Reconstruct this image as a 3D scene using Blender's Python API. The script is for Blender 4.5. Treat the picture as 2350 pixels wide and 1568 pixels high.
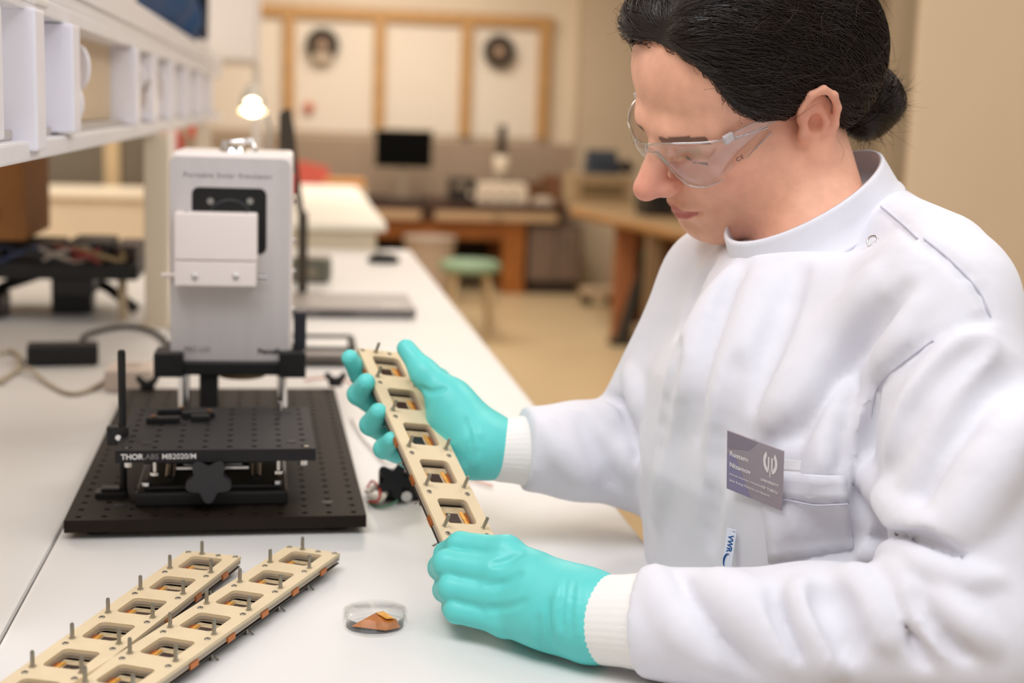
import bpy, bmesh, math, random
import numpy as np
from mathutils import Vector, Matrix, Euler
random.seed(7); rng = np.random.default_rng(7)
for o in list(bpy.data.objects): bpy.data.objects.remove(o)
SC = bpy.context.scene
COL = SC.collection
R = math.radians
# ------------------------------------------------------------------ camera
FPX, IW, IH = 3150.0, 2350, 1568
ZB = 0.98                                   # bench top height
ZC = ZB + 0.436
PITCH, YAW, ROLL = R(9.4991), R(9.2949), R(2.0)
fwd = np.array([math.sin(YAW)*math.cos(PITCH), math.cos(YAW)*math.cos(PITCH), -math.sin(PITCH)])
rt0 = np.array([math.cos(YAW), -math.sin(YAW), 0.0]); up0 = np.cross(rt0, fwd)
CR = rt0*math.cos(ROLL)+up0*math.sin(ROLL); CU = -rt0*math.sin(ROLL)+up0*math.cos(ROLL)
CO = np.array([0.0, 0.0, ZC])
cd = bpy.data.cameras.new('camera'); cam = bpy.data.objects.new('camera', cd); COL.objects.link(cam)
M4 = Matrix(((CR[0], CU[0], -fwd[0], CO[0]), (CR[1], CU[1], -fwd[1], CO[1]), (CR[2], CU[2], -fwd[2], CO[2]), (0, 0, 0, 1)))
cam.matrix_world = M4
cd.sensor_width = 36.0; cd.lens = FPX/IW*36.0; cd.clip_start = 0.05; cd.clip_end = 60
cd.dof.use_dof = True; cd.dof.focus_distance = 1.165; cd.dof.aperture_fstop = 3.5; cd.dof.aperture_blades = 9
SC.camera = cam
# ------------------------------------------------------------------ world, lamps, exposure
w = bpy.data.worlds.new('world'); SC.world = w; w.use_nodes = True
w.node_tree.nodes['Background'].inputs[0].default_value = (1.0, 0.93, 0.86, 1)
w.node_tree.nodes['Background'].inputs[1].default_value = 0.4
def area(name, loc, target, sx, sy, power, col):
    l = bpy.data.lights.new(name, 'AREA'); l.shape = 'RECTANGLE'; l.size = sx; l.size_y = sy; l.energy = power; l.color = col
    o = bpy.data.objects.new(name, l); COL.objects.link(o); o.location = loc
    o.rotation_euler = (Vector(target)-Vector(loc)).to_track_quat('-Z', 'Y').to_euler(); return o
area('overhead_area_light', (-0.5, 0.55, 2.9), (0.25, 1.25, 1.0), 1.3, 0.9, 27, (0.985, 0.97, 1.0))  # unseen softbox key from upper left, hung at ceiling height
area('overhead_area_light', (1.0, -0.1, 2.92), (0.2, 1.6, 1.0), 1.2, 1.2, 15, (0.96, 0.97, 1.0))  # added fill that brightens the shelf front and the near sleeve
area('overhead_area_light', (0.2, 3.4, 2.92), (0.2, 3.4, 0), 1.2, 1.2, 9, (1.0, 0.93, 0.85))
area('overhead_area_light', (0.9, 6.6, 2.92), (0.9, 6.6, 0), 1.2, 1.2, 60, (1.0, 0.92, 0.83))
area('overhead_area_light', (0.6, 9.6, 2.92), (0.6, 10.0, 0), 1.6, 1.0, 62, (1.0, 0.93, 0.85))
area('overhead_area_light', (1.7, 1.9, 2.92), (1.7, 2.2, 0), 1.2, 1.2, 26, (1.0, 0.93, 0.84))  # warm lamp added to lift the right wall and the person's back
area('overhead_area_light', (-2.0, 4.6, 2.92), (-2.0, 4.6, 0), 1.2, 1.2, 70, (1.0, 0.92, 0.83))
SC.view_settings.view_transform = 'Standard'; SC.view_settings.look = 'None'
SC.view_settings.exposure = 0.0; SC.view_settings.gamma = 1.0; SC.view_settings.use_curve_mapping = False
# ------------------------------------------------------------------ photo geometry: a pixel and a real distance (or plane) give a point of the place
def ray(x, y): return fwd + CR*((x-IW/2)/FPX) - CU*((y-IH/2)/FPX)
def dep(x, y, z): return CO + ray(x, y)*z
def onz(x, y, z): d = ray(x, y); return CO + d*((z-CO[2])/d[2])
def ony(x, y, Y): d = ray(x, y); return CO + d*(Y/d[1])
def onx(x, y, X): d = ray(x, y); return CO + d*(X/d[0])
# ------------------------------------------------------------------ materials
MATS = {}
def lin(c):
    return tuple((v/255/12.92 if v/255 <= 0.04045 else ((v/255+0.055)/1.055)**2.4) for v in c)
def mat(name, rgb, rough=0.5, metal=0.0, var=0.0, scale=20.0, bump=0.0, bscale=200.0, spec=0.5, stretch=None, col2=None, attr=None, trans=0.0, ior=1.45, emit=0.0, sss=0.0, sheen=0.0, coat=0.0):
    if name in MATS: return MATS[name]
    m = bpy.data.materials.new(name); m.use_nodes = True; nt = m.node_tree; b = nt.nodes['Principled BSDF']
    c = lin(rgb)
    b.inputs['Base Color'].default_value = (*c, 1); b.inputs['Roughness'].default_value = rough; b.inputs['Metallic'].default_value = metal
    b.inputs['Specular IOR Level'].default_value = spec; b.inputs['IOR'].default_value = ior
    b.inputs['Transmission Weight'].default_value = trans
    if coat: b.inputs['Coat Weight'].default_value = coat; b.inputs['Coat Roughness'].default_value = 0.2
    if sheen: b.inputs['Sheen Weight'].default_value = sheen
    if emit: b.inputs['Emission Color'].default_value = (*c, 1); b.inputs['Emission Strength'].default_value = emit
    if sss:
        b.inputs['Subsurface Weight'].default_value = sss; b.inputs['Subsurface Radius'].default_value = (0.9, 0.35, 0.2); b.inputs['Subsurface Scale'].default_value = 0.006
    tc = nt.nodes.new('ShaderNodeTexCoord'); mp = nt.nodes.new('ShaderNodeMapping'); nt.links.new(tc.outputs['Object'], mp.inputs['Vector'])
    if stretch: mp.inputs['Scale'].default_value = stretch
    colsock = None
    if attr:
        a = nt.nodes.new('ShaderNodeAttribute'); a.attribute_name = attr; colsock = a.outputs['Color']
        nt.links.new(colsock, b.inputs['Base Color'])
    if var or col2:
        n = nt.nodes.new('ShaderNodeTexNoise'); n.inputs['Scale'].default_value = scale; n.inputs['Detail'].default_value = 4; nt.links.new(mp.outputs[0], n.inputs['Vector'])
        mx = nt.nodes.new('ShaderNodeMix'); mx.data_type = 'RGBA'
        ramp = nt.nodes.new('ShaderNodeValToRGB'); ramp.color_ramp.elements[0].position = 0.35; ramp.color_ramp.elements[1].position = 0.65
        nt.links.new(n.outputs['Fac'], ramp.inputs['Fac']); nt.links.new(ramp.outputs[0], mx.inputs[0])
        c2 = lin(col2) if col2 else tuple(v*(1-var) for v in c)
        mx.inputs[6].default_value = (*c, 1); mx.inputs[7].default_value = (*c2, 1)
        if colsock:
            m2 = nt.nodes.new('ShaderNodeMix'); m2.data_type = 'RGBA'; m2.blend_type = 'MULTIPLY'; m2.inputs[0].default_value = 1
            mx.inputs[6].default_value = (1, 1, 1, 1); mx.inputs[7].default_value = (1-var, 1-var*1.15, 1-var*1.2, 1)
            nt.links.new(colsock, m2.inputs[6]); nt.links.new(mx.outputs[2], m2.inputs[7]); nt.links.new(m2.outputs[2], b.inputs['Base Color'])
        else: nt.links.new(mx.outputs[2], b.inputs['Base Color'])
    if bump:
        n2 = nt.nodes.new('ShaderNodeTexNoise'); n2.inputs['Scale'].default_value = bscale; n2.inputs['Detail'].default_value = 3; nt.links.new(mp.outputs[0], n2.inputs['Vector'])
        bp = nt.nodes.new('ShaderNodeBump'); bp.inputs['Strength'].default_value = bump; bp.inputs['Distance'].default_value = 0.001
        nt.links.new(n2.outputs['Fac'], bp.inputs['Height']); nt.links.new(bp.outputs[0], b.inputs['Normal'])
    MATS[name] = m; return m
def mat_clear(name, tint=(1, 1, 1), rough=0.02, gloss=1.0, base=0.0):
    if name in MATS: return MATS[name]
    m = bpy.data.materials.new(name); m.use_nodes = True; nt = m.node_tree
    for n in list(nt.nodes): nt.nodes.remove(n)
    out = nt.nodes.new('ShaderNodeOutputMaterial'); mx = nt.nodes.new('ShaderNodeMixShader'); tr = nt.nodes.new('ShaderNodeBsdfTransparent'); gl = nt.nodes.new('ShaderNodeBsdfGlossy')
    lw = nt.nodes.new('ShaderNodeLayerWeight'); lw.inputs['Blend'].default_value = 0.4
    fr = nt.nodes.new('ShaderNodeMath'); fr.operation = 'POWER'; fr.inputs[1].default_value = 3.5; nt.links.new(lw.outputs['Facing'], fr.inputs[0])
    ma = nt.nodes.new('ShaderNodeMath'); ma.operation = 'MULTIPLY_ADD'; ma.inputs[1].default_value = gloss; ma.inputs[2].default_value = base
    tr.inputs[0].default_value = (*tint, 1); gl.inputs['Roughness'].default_value = rough
    nt.links.new(fr.outputs[0], ma.inputs[0]); nt.links.new(ma.outputs[0], mx.inputs[0]); nt.links.new(tr.outputs[0], mx.inputs[1]); nt.links.new(gl.outputs[0], mx.inputs[2]); nt.links.new(mx.outputs[0], out.inputs[0])
    MATS[name] = m; return m
# ------------------------------------------------------------------ object helpers
def tag(o, label=None, cat=None, group=None, kind=None):
    if label: o['label'] = label
    if cat: o['category'] = cat
    if group: o['group'] = group
    if kind: o['kind'] = kind
    return o
def thing(name, label, cat, loc=(0, 0, 0), rot=(0, 0, 0), group=None):
    o = bpy.data.objects.new(name, None); COL.objects.link(o); o.location = loc; o.rotation_euler = rot; o.empty_display_size = 0.05
    return tag(o, label, cat, group)
def obj(name, me, m, parent=None, smooth=False):
    o = bpy.data.objects.new(name, me); COL.objects.link(o)
    if m is not None and not me.materials: me.materials.append(m)
    if parent is not None: o.parent = parent
    if smooth:
        for p in me.polygons: p.use_smooth = True
    return o
def copy_tree(o, parent=None):
    c = o.copy(); COL.objects.link(c)
    if parent is not None: c.parent = parent
    for ch in list(o.children): copy_tree(ch, c)
    return c
class MB:
    """mesh builder: collects shapes, builds ONE mesh object"""
    def __init__(s): s.v = []; s.f = []; s.sm = []
    def add(s, vs, fs, smooth=False, M=None):
        b = len(s.v)
        for q in vs:
            q = Vector(q)
            if M is not None: q = M @ q
            s.v.append(tuple(q))
        for f in fs: s.f.append(tuple(b+i for i in f)); s.sm.append(smooth)
        return s
    def box(s, c, d, bev=0.0, M=None):
        x, y, z = d[0]/2, d[1]/2, d[2]/2
        if bev <= 0:
            vs = [(c[0]+sx*x, c[1]+sy*y, c[2]+sz*z) for sz in (-1, 1) for sy in (-1, 1) for sx in (-1, 1)]
            return s.add(vs, [(0, 2, 3, 1), (4, 5, 7, 6), (0, 1, 5, 4), (2, 6, 7, 3), (0, 4, 6, 2), (1, 3, 7, 5)], False, M)
        bm = bmesh.new(); bmesh.ops.create_cube(bm, size=1.0)
        for q in bm.verts: q.co = Vector((q.co.x*d[0]+c[0], q.co.y*d[1]+c[1], q.co.z*d[2]+c[2]))
        bmesh.ops.bevel(bm, geom=list(bm.edges), offset=min(bev, min(d)*0.49), segments=2, profile=0.6, affect='EDGES')
        s.bm(bm, False, M); return s
    def bm(s, bm, smooth=False, M=None):
        bm.verts.ensure_lookup_table(); bm.verts.index_update()
        s.add([q.co.copy() for q in bm.verts], [[q.index for q in f.verts] for f in bm.faces], smooth, M); bm.free()
    def b2(s, lo, hi, bev=0.0, M=None):
        return s.box([(a+b)/2 for a, b in zip(lo, hi)], [abs(b-a) for a, b in zip(lo, hi)], bev, M)
    def tube(s, pts, rad, n=10, cap=True, smooth=True, M=None):
        pts = [Vector(p) for p in pts]; k = len(pts)
        rr = rad if hasattr(rad, '__len__') else [rad]*k
        vs, fs = [], []; prev = None
        for i, p in enumerate(pts):
            t = (pts[min(i+1, k-1)]-pts[max(i-1, 0)]).normalized()
            if prev is None: a = t.orthogonal().normalized()
            else:
                a = prev-t*prev.dot(t)
                a = a.normalized() if a.length > 1e-6 else t.orthogonal().normalized()
            prev = a; b = t.cross(a)
            for j in range(n):
                an = 2*math.pi*j/n; vs.append(p+(a*math.cos(an)+b*math.sin(an))*rr[i])
        for i in range(k-1):
            for j in range(n): fs.append((i*n+j, i*n+(j+1) % n, (i+1)*n+(j+1) % n, (i+1)*n+j))
        s.add(vs, fs, smooth, M)
        if cap: s.add(vs[:n], [tuple(range(n-1, -1, -1))], False, M); s.add(vs[-n:], [tuple(range(n))], False, M)
        return s
    def cyl(s, a, b, r, n=16, r2=None, M=None): return s.tube([a, b], [r, r if r2 is None else r2], n, True, True, M)
    def lathe(s, prof, n=24, c=(0, 0, 0), M=None):
        vs, fs = [], []
        for (r, z) in prof:
            for j in range(n): an = 2*math.pi*j/n; vs.append((c[0]+r*math.cos(an), c[1]+r*math.sin(an), c[2]+z))
        for i in range(len(prof)-1):
            for j in range(n): fs.append((i*n+j, i*n+(j+1) % n, (i+1)*n+(j+1) % n, (i+1)*n+j))
        return s.add(vs, fs, True, M)
    def prism(s, poly, z0, z1, M=None):
        n = len(poly); vs = [(p[0], p[1], z0) for p in poly]+[(p[0], p[1], z1) for p in poly]
        fs = [tuple(range(n-1, -1, -1)), tuple(range(n, 2*n))]+[(i, (i+1) % n, n+(i+1) % n, n+i) for i in range(n)]
        return s.add(vs, fs, False, M)
    def mesh(s, name):
        me = bpy.data.meshes.new(name); me.from_pydata(s.v, [], s.f); me.polygons.foreach_set('use_smooth', s.sm); me.update(); return me
    def build(s, name, m, parent=None, label=None):
        o = obj(name, s.mesh(name), m, parent)
        if label: o['label'] = label
        return o
def rrect(cx, cy, hx, hy, r, n=5):
    out = []
    for (sx, sy, a0) in ((1, 1, 0), (-1, 1, 90), (-1, -1, 180), (1, -1, 270)):
        for i in range(n+1):
            a = R(a0+90*i/n); out.append((cx+sx*(hx-r)+r*math.cos(a), cy+sy*(hy-r)+r*math.sin(a)))
    return out
def plate_with_holes(w0, w1, y0, y1, z0, z1, holes):
    """solid plate with polygon through-holes, via triangle fill"""
    bm = bmesh.new(); loops = [[(w0, y0), (w1, y0), (w1, y1), (w0, y1)]]+holes; eds = []; tops = []
    for lp in loops:
        vs = [bm.verts.new((x, y, z1)) for x, y in lp]; tops.append(vs)
        for i in range(len(vs)): eds.append(bm.edges.new((vs[i], vs[(i+1) % len(vs)])))
    bmesh.ops.triangle_fill(bm, edges=eds, use_beauty=True, use_dissolve=False)
    topf = list(bm.faces)
    for f in topf:
        f.normal_update()
        if f.normal.z < 0: f.normal_flip()
    vmap = {}
    for vs in tops:
        for q in vs: vmap[q] = bm.verts.new((q.co.x, q.co.y, z0))
    for f in topf: bm.faces.new([vmap[q] for q in reversed(f.verts)])
    for k, vs in enumerate(tops):
        n = len(vs)
        for i in range(n):
            a, b = vs[i], vs[(i+1) % n]; bm.faces.new((vmap[a], vmap[b], b, a) if k == 0 else (vmap[a], vmap[b], b, a))
    bmesh.ops.recalc_face_normals(bm, faces=list(bm.faces))
    return bm
def text_mesh(txt, size, depth=0.0002, align='LEFT', spacing=1.0, bold=0.0):
    cu = bpy.data.curves.new('txt', 'FONT'); cu.body = txt; cu.size = size; cu.extrude = depth; cu.align_x = align; cu.space_character = spacing; cu.offset = bold; cu.resolution_u = 3
    o = bpy.data.objects.new('txt', cu); COL.objects.link(o)
    me = bpy.data.meshes.new_from_object(o.evaluated_get(bpy.context.evaluated_depsgraph_get()))
    bpy.data.objects.remove(o); bpy.data.curves.remove(cu); me.materials.clear(); return me
def frame_matrix(o, x, y):
    """matrix with local x,y axes along the given world directions"""
    x = Vector(x).normalized(); y = Vector(y); z = x.cross(y).normalized(); y = z.cross(x).normalized(); o = Vector(o)
    return Matrix(((x.x, y.x, z.x, o.x), (x.y, y.y, z.y, o.y), (x.z, y.z, z.z, o.z), (0, 0, 0, 1)))
# shared materials
WHITE_TOP = mat('bench_laminate', (226, 224, 222), 0.42, var=0.03, scale=3, bump=0.03, bscale=300)
WHITE_MET = mat('white_powdercoat', (240, 239, 243), 0.45, var=0.03, scale=8)
WHITE_PL = mat('white_plastic', (235, 233, 232), 0.38)
BLACK_AN = mat('black_anodised', (30, 28, 29), 0.42, var=0.25, scale=30, bump=0.05, bscale=400)
BLACK_PL = mat('black_plastic', (22, 21, 22), 0.5, var=0.2, scale=30)
STEEL = mat('steel', (196, 194, 190), 0.25, 1.0, var=0.15, scale=60)
CHROME = mat('chrome', (225, 225, 225), 0.12, 1.0)
CREAM = mat('cream_paint', (222, 205, 180), 0.6, var=0.04, scale=5)
WOODO = mat('orange_wood', (172, 104, 42), 0.5, var=0.35, scale=9, stretch=(1, 1, 8))
WOODL = mat('light_wood', (205, 158, 100), 0.5, var=0.22, scale=8, stretch=(4, 4, 1))
DARKW = mat('dark_stained_wood', (70, 42, 30), 0.45, var=0.3, scale=8, stretch=(1, 6, 6))
# ------------------------------------------------------------------ sculpting: smooth distance fields turned into one continuous mesh
class Field:
    def __init__(s, lo, hi, h):
        s.lo = np.array(lo, float); s.h = h; n = np.ceil((np.array(hi, float)-s.lo)/h).astype(int)+1; s.n = n
        s.ax = [(s.lo[i]+h*np.arange(n[i])).astype(np.float32) for i in range(3)]
        s.D = np.full(tuple(n), 0.05, np.float32)
    def sub(s, lo, hi):
        i0 = [max(0, int((lo[i]-s.lo[i])/s.h)) for i in range(3)]; i1 = [min(s.n[i], int((hi[i]-s.lo[i])/s.h)+2) for i in range(3)]
        sl = tuple(slice(a, max(b, a)) for a, b in zip(i0, i1))
        return sl, s.ax[0][sl[0]][:, None, None], s.ax[1][sl[1]][None, :, None], s.ax[2][sl[2]][None, None, :]
    def comb(s, sl, d, k, mode):
        A = s.D[sl]
        if mode == 'cut': A = -A
        if mode == 'and': d = d; A = A
        if k > 0:
            h = np.clip(0.5+0.5*((d-A) if mode != 'and' else (A-d))/k, 0, 1)
            if mode == 'and': out = d+(A-d)*h+k*h*(1-h)
            else: out = d+(A-d)*h-k*h*(1-h)
        else: out = np.maximum(A, d) if mode == 'and' else np.minimum(A, d)
        s.D[sl] = -out if mode == 'cut' else out
    def cone(s, a, ra, b, rb, k=0.01, mode='add'):
        a = np.array(a, float); b = np.array(b, float); m = max(ra, rb)+k+3*s.h+0.006
        sl, x, y, z = s.sub(np.minimum(a, b)-m, np.maximum(a, b)+m)
        if 0 in s.D[sl].shape: return
        ba = b-a; L = ba@ba+1e-12; px, py, pz = x-a[0], y-a[1], z-a[2]
        t = np.clip((px*ba[0]+py*ba[1]+pz*ba[2])/L, 0, 1)
        d = np.sqrt((px-t*ba[0])**2+(py-t*ba[1])**2+(pz-t*ba[2])**2)-(ra+(rb-ra)*t)
        s.comb(sl, d.astype(np.float32), k, mode)
    def chain(s, pts, rad, k=0.01, mode='add'):
        rr = rad if hasattr(rad, '__len__') else [rad]*len(pts)
        for i in range(len(pts)-1): s.cone(pts[i], rr[i], pts[i+1], rr[i+1], k, mode)
    def ell(s, c, r, k=0.01, mode='add', M=None):
        c = np.array(c, float); r = np.array(r, float); m = r.max()+k+3*s.h+0.006
        sl, x, y, z = s.sub(c-m, c+m)
        if 0 in s.D[sl].shape: return
        px, py, pz = x-c[0], y-c[1], z-c[2]
        if M is not None:
            M = np.array(M, float); px, py, pz = (px*M[0, 0]+py*M[1, 0]+pz*M[2, 0], px*M[0, 1]+py*M[1, 1]+pz*M[2, 1], px*M[0, 2]+py*M[1, 2]+pz*M[2, 2])
        k0 = np.sqrt((px/r[0])**2+(py/r[1])**2+(pz/r[2])**2); k1 = np.sqrt((px/r[0]**2)**2+(py/r[1]**2)**2+(pz/r[2]**2)**2)+1e-9
        s.comb(sl, (k0*(k0-1)/k1).astype(np.float32), k, mode)
    def fn(s, f, lo, hi, k=0.01, mode='add'):
        sl, x, y, z = s.sub(lo, hi); d = f(x, y, z); s.comb(sl, np.broadcast_to(d, s.D[sl].shape).astype(np.float32), k, mode)
    def val(s, P):
        P = np.atleast_2d(P); u = (P-s.lo)/s.h; i = np.clip(np.floor(u).astype(int), 0, s.n-2); f = u-i; o = 0
        for dx in (0, 1):
            for dy in (0, 1):
                for dz in (0, 1):
                    w_ = (f[:, 0] if dx else 1-f[:, 0])*(f[:, 1] if dy else 1-f[:, 1])*(f[:, 2] if dz else 1-f[:, 2])
                    o = o+w_*s.D[i[:, 0]+dx, i[:, 1]+dy, i[:, 2]+dz]
        return o
    def grad(s, P, e=None):
        e = e or s.h; P = np.atleast_2d(P); g = np.stack([(s.val(P+np.eye(3)[k]*e)-s.val(P-np.eye(3)[k]*e)) for k in range(3)], 1)
        return g/(np.linalg.norm(g, axis=1, keepdims=True)+1e-9)
    def hit(s, px, py, z0=0.6, z1=2.2):
        """first surface point met by the line of sight through a photo pixel"""
        d = ray(px, py); t = np.arange(z0, z1, s.h*0.5); P = CO+t[:, None]*d
        ok = np.all((P > s.lo+s.h*2) & (P < s.lo+s.h*(s.n-3)), axis=1); v = np.full(len(t), 1.0); v[ok] = s.val(P[ok]); w_ = np.where(v < 0)[0]
        if len(w_) == 0: return None
        i = w_[0]; return P[i]
    def mesh(s, name, smooth=1, M=None):
        D = s.D; S = D < 0; n = s.n-1
        cnt = np.zeros(tuple(n), np.float32); acc = [np.zeros(tuple(n), np.float32) for _ in range(3)]
        for ax in range(3):
            o1, o2 = [q for q in range(3) if q != ax]
            for a in (0, 1):
                for b in (0, 1):
                    off = [0, 0, 0]; off[o1] = a; off[o2] = b
                    s0 = tuple(slice(off[q], off[q]+n[q]) for q in range(3)); off2 = list(off); off2[ax] += 1
                    s1 = tuple(slice(off2[q], off2[q]+n[q]) for q in range(3))
                    m = S[s0] != S[s1]
                    if not m.any(): continue
                    d0 = D[s0][m]; d1 = D[s1][m]; t = d0/(d0-d1)
                    cnt[m] += 1
                    for q in range(3): acc[q][m] += (t if q == ax else off[q])
        act = cnt > 0; idx = np.full(tuple(n), -1, np.int64); k = int(act.sum()); idx[act] = np.arange(k)
        ii = np.argwhere(act); V = np.stack([acc[q][act]/cnt[act] for q in range(3)], 1)+ii; V = V*s.h+s.lo
        F = []
        for ax in range(3):
            o1, o2 = [(1, 2), (2, 0), (0, 1)][ax]
            sl0 = [slice(1, -1)]*3; sl0[ax] = slice(0, -1); sl1 = list(sl0); sl1[ax] = slice(1, None)
            A = S[tuple(sl0)]; B = S[tuple(sl1)]; m = A != B; e = np.argwhere(m)
            if len(e) == 0: continue
            fl = A[m]; e = e.copy(); e[:, [q for q in range(3) if q != ax]] += 1
            def cell(d1, d2):
                c = e.copy(); c[:, o1] -= d1; c[:, o2] -= d2; return idx[c[:, 0], c[:, 1], c[:, 2]]
            q4 = np.stack([cell(1, 1), cell(0, 1), cell(0, 0), cell(1, 0)], 1); q4[~fl] = q4[~fl][:, ::-1]; F.append(q4)
        F = np.concatenate(F); F = F[(F >= 0).all(1)]
        for _ in range(smooth):
            sm = np.zeros_like(V); c = np.zeros(len(V))
            for a in range(4):
                b = (a+1) % 4; np.add.at(sm, F[:, a], V[F[:, b]]); np.add.at(sm, F[:, b], V[F[:, a]]); np.add.at(c, F[:, a], 1); np.add.at(c, F[:, b], 1)
            V = V*0.45+0.55*sm/np.maximum(c, 1)[:, None]
        s.V = V
        if M is not None: W_ = V @ np.array(M)[:3, :3].T+np.array(M)[:3, 3]
        else: W_ = V
        return mesh_vf(name, W_, F)
def mesh_vf(name, V, F):
    me = bpy.data.meshes.new(name); me.vertices.add(len(V)); me.vertices.foreach_set('co', np.asarray(V, np.float32).ravel())
    k = F.shape[1]; me.loops.add(F.size); me.loops.foreach_set('vertex_index', F.ravel().astype(np.int32)); me.polygons.add(len(F))
    me.polygons.foreach_set('loop_start', np.arange(0, F.size, k, dtype=np.int32)); me.polygons.foreach_set('use_smooth', np.ones(len(F), bool)); me.update(calc_edges=True); me.validate(); return me
def paint(me, name, C):
    a = me.color_attributes.new(name, 'FLOAT_COLOR', 'POINT'); c = np.ones((len(me.vertices), 4), np.float32); c[:, :3] = C; a.data.foreach_set('color', c.ravel())
# ================================================================== the setting
fl = MB().b2((-6, -2.5, -0.05), (7, 11.6, 0)).build('floor', mat('floor_vinyl', (210, 186, 146), 0.35, var=0.08, scale=2.2, bump=0.03)); tag(fl, 'beige vinyl laboratory floor', None, kind='structure')
WALLM = mat('wall_paint', (232, 216, 192), 0.75, var=0.03, scale=2)
WALLW = mat('white_wall_board', (240, 228, 210), 0.7, var=0.02, scale=2)
WALLSH = mat('shaded_wall_paint', (206, 188, 162), 0.75, var=0.04, scale=2)  # darker copy of the wall paint, shade put into its colour
wb = MB().b2((-6, 11.5, 0), (7, 11.6, 3)).build('wall_back', WALLM); tag(wb, 'warm white back wall of the laboratory', kind='structure')
MB().b2((-1.6, 11.44, 0), (2.38, 11.5, 1.16)).build('wall_dado', mat('dado_paint', (172, 150, 128), 0.7, var=0.05, scale=3), wb, 'grey brown lower wall band')
for (x0, x1) in ((-0.96, -0.03), (-0.03, 0.70), (0.70, 1.41), (1.41, 2.06)):
    MB().b2((x0+0.045, 11.47, 1.2), (x1-0.045, 11.5, 2.10), 0.003).build('wall_panel', WALLW, wb)
c2 = ony(1335, 200, 11.25)[0]
w2 = MB().b2((c2, 11.25, 0), (7, 11.35, 3)).build('wall_recess', WALLSH); tag(w2, 'shade darkened beige wall standing forward behind the right table', kind='structure')
w2b = MB().b2((c2, 11.35, 0), (c2+0.1, 11.5, 3)).build('wall_return', WALLSH); tag(w2b, 'short wall return beside the back panels', kind='structure')
cx = ony(2098, 200, 4.0)[0]
w3 = MB().b2((cx, 4.0, 0), (cx+3.5, 4.15, 3), 0.01).build('wall_right', mat('beige_wall_paint', (226, 204, 176), 0.7, var=0.03, scale=2)); tag(w3, 'plain beige wall end at the right of the picture', kind='structure')
w3b = MB().b2((cx-0.045, 4.02, 0), (cx, 4.13, 3)).build('trim_1', mat('grey_trim', (158, 140, 114), 0.7)); tag(w3b, 'grey corner trim on the beige wall end', kind='structure')
wl = MB().b2((-4.2, -2.5, 0), (-4.1, 11.5, 3)).build('wall_left', WALLM); tag(wl, 'warm white left wall behind the shelf', kind='structure')
ce = MB().b2((-6, 1.6, 3), (7, 11.6, 3.05)).build('ceiling', mat('ceiling_white', (235, 228, 215), 0.8)); tag(ce, 'white ceiling', kind='structure')
# wooden battens on the back wall
bat = thing('wall_batten_frame', 'light wooden batten frame fixed on the back wall above the desk', 'batten frame', (0, 11.44, 0))
MB().b2((-1.0, -0.03, 2.105), (2.12, 0.025, 2.20), 0.004).build('top_batten', WOODL, bat)
for x in (-0.03, 0.70, 1.41, 2.06):
    MB().b2((x-0.045, -0.03, 1.2), (x+0.045, 0.025, 2.105), 0.004).build('batten', WOODL, bat)
# two round wall fans
def wall_fan(px, py, label):
    p = ony(px, py, 11.42); t = thing('wall_fan', label, 'fan', p, (R(90), 0, 0), 'round dark fans on the back wall')
    m = MB(); m.lathe([(0.062, 0.0), (0.125, 0.0), (0.133, 0.02), (0.125, 0.045), (0.1, 0.05), (0.07, 0.035), (0.062, 0.0)], 28); m.build('rim', mat('dark_fan', (52, 44, 32), 0.6), t)
    m = MB(); m.lathe([(0.0, 0.03), (0.035, 0.028), (0.045, 0.01), (0.0, 0.008)], 20); m.build('hub', mat('fan_hub', (180, 150, 128), 0.5), t)
    m = MB(); m.lathe([(0.0, 0.004), (0.062, 0.004)], 20); m.build('back_disc', mat('fan_disc', (150, 128, 105), 0.6), t)
    return t
f1 = wall_fan(740, 103, 'round dark fan with pale lower edge on left wall panel')
m = MB(); m.box((0, -0.1, 0.05), (0.15, 0.06, 0.02), 0.006); m.build('bracket', mat('fan_bracket', (205, 185, 160), 0.5), f1)
wall_fan(1145, 118, 'round dark fan with brass lower rim on right wall panel')
rd = thing('alarm_button', 'small red round button on the wall beside the first batten', 'button', ony(709, 247, 11.44), (R(90), 0, 0))
MB().lathe([(0.0, 0.03), (0.035, 0.025), (0.045, 0.0)], 18).build('cap', mat('alarm_red', (215, 120, 95), 0.4), rd)
# ================================================================== back desk and what stands on it
dk = thing('laboratory_desk', 'dark topped desk with cream drawers and orange wooden frame by the back wall', 'desk', (0, 10.55, 0))
DZ = 0.70; X0, X1 = ony(835, 480, 10.55)[0]-1.2, ony(1305, 480, 10.55)[0]
MB().b2((X0, 0, DZ-0.055), (X1, 0.88, DZ), 0.006).build('desk_top', DARKW, dk)
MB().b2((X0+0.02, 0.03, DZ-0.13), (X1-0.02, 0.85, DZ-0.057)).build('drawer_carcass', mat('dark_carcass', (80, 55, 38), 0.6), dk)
xs = [X0+0.06, X0+0.62, ony(845, 500, 10.55)[0]-0.14, ony(972, 500, 10.55)[0]]
for a, b in ((ony(700, 500, 10.5)[0], ony(975, 500, 10.5)[0]-0.03), (ony(1000, 500, 10.5)[0], ony(1282, 500, 10.5)[0])):
    d = MB().b2((a, -0.012, DZ-0.125), (b, 0.03, DZ-0.058), 0.004).build('drawer', mat('drawer_cream', (196, 165, 128), 0.5), dk)
    MB().b2(((a+b)/2-0.05, -0.022, DZ-0.092), ((a+b)/2+0.05, -0.011, DZ-0.082), 0.002).build('handle', STEEL, d)
lx = ony(1180, 600, 10.55)[0]
MB().b2((X0+0.05, 0.06, DZ-0.28), (lx+0.08, 0.12, DZ-0.13), 0.004).build('apron', WOODO, dk)
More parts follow.
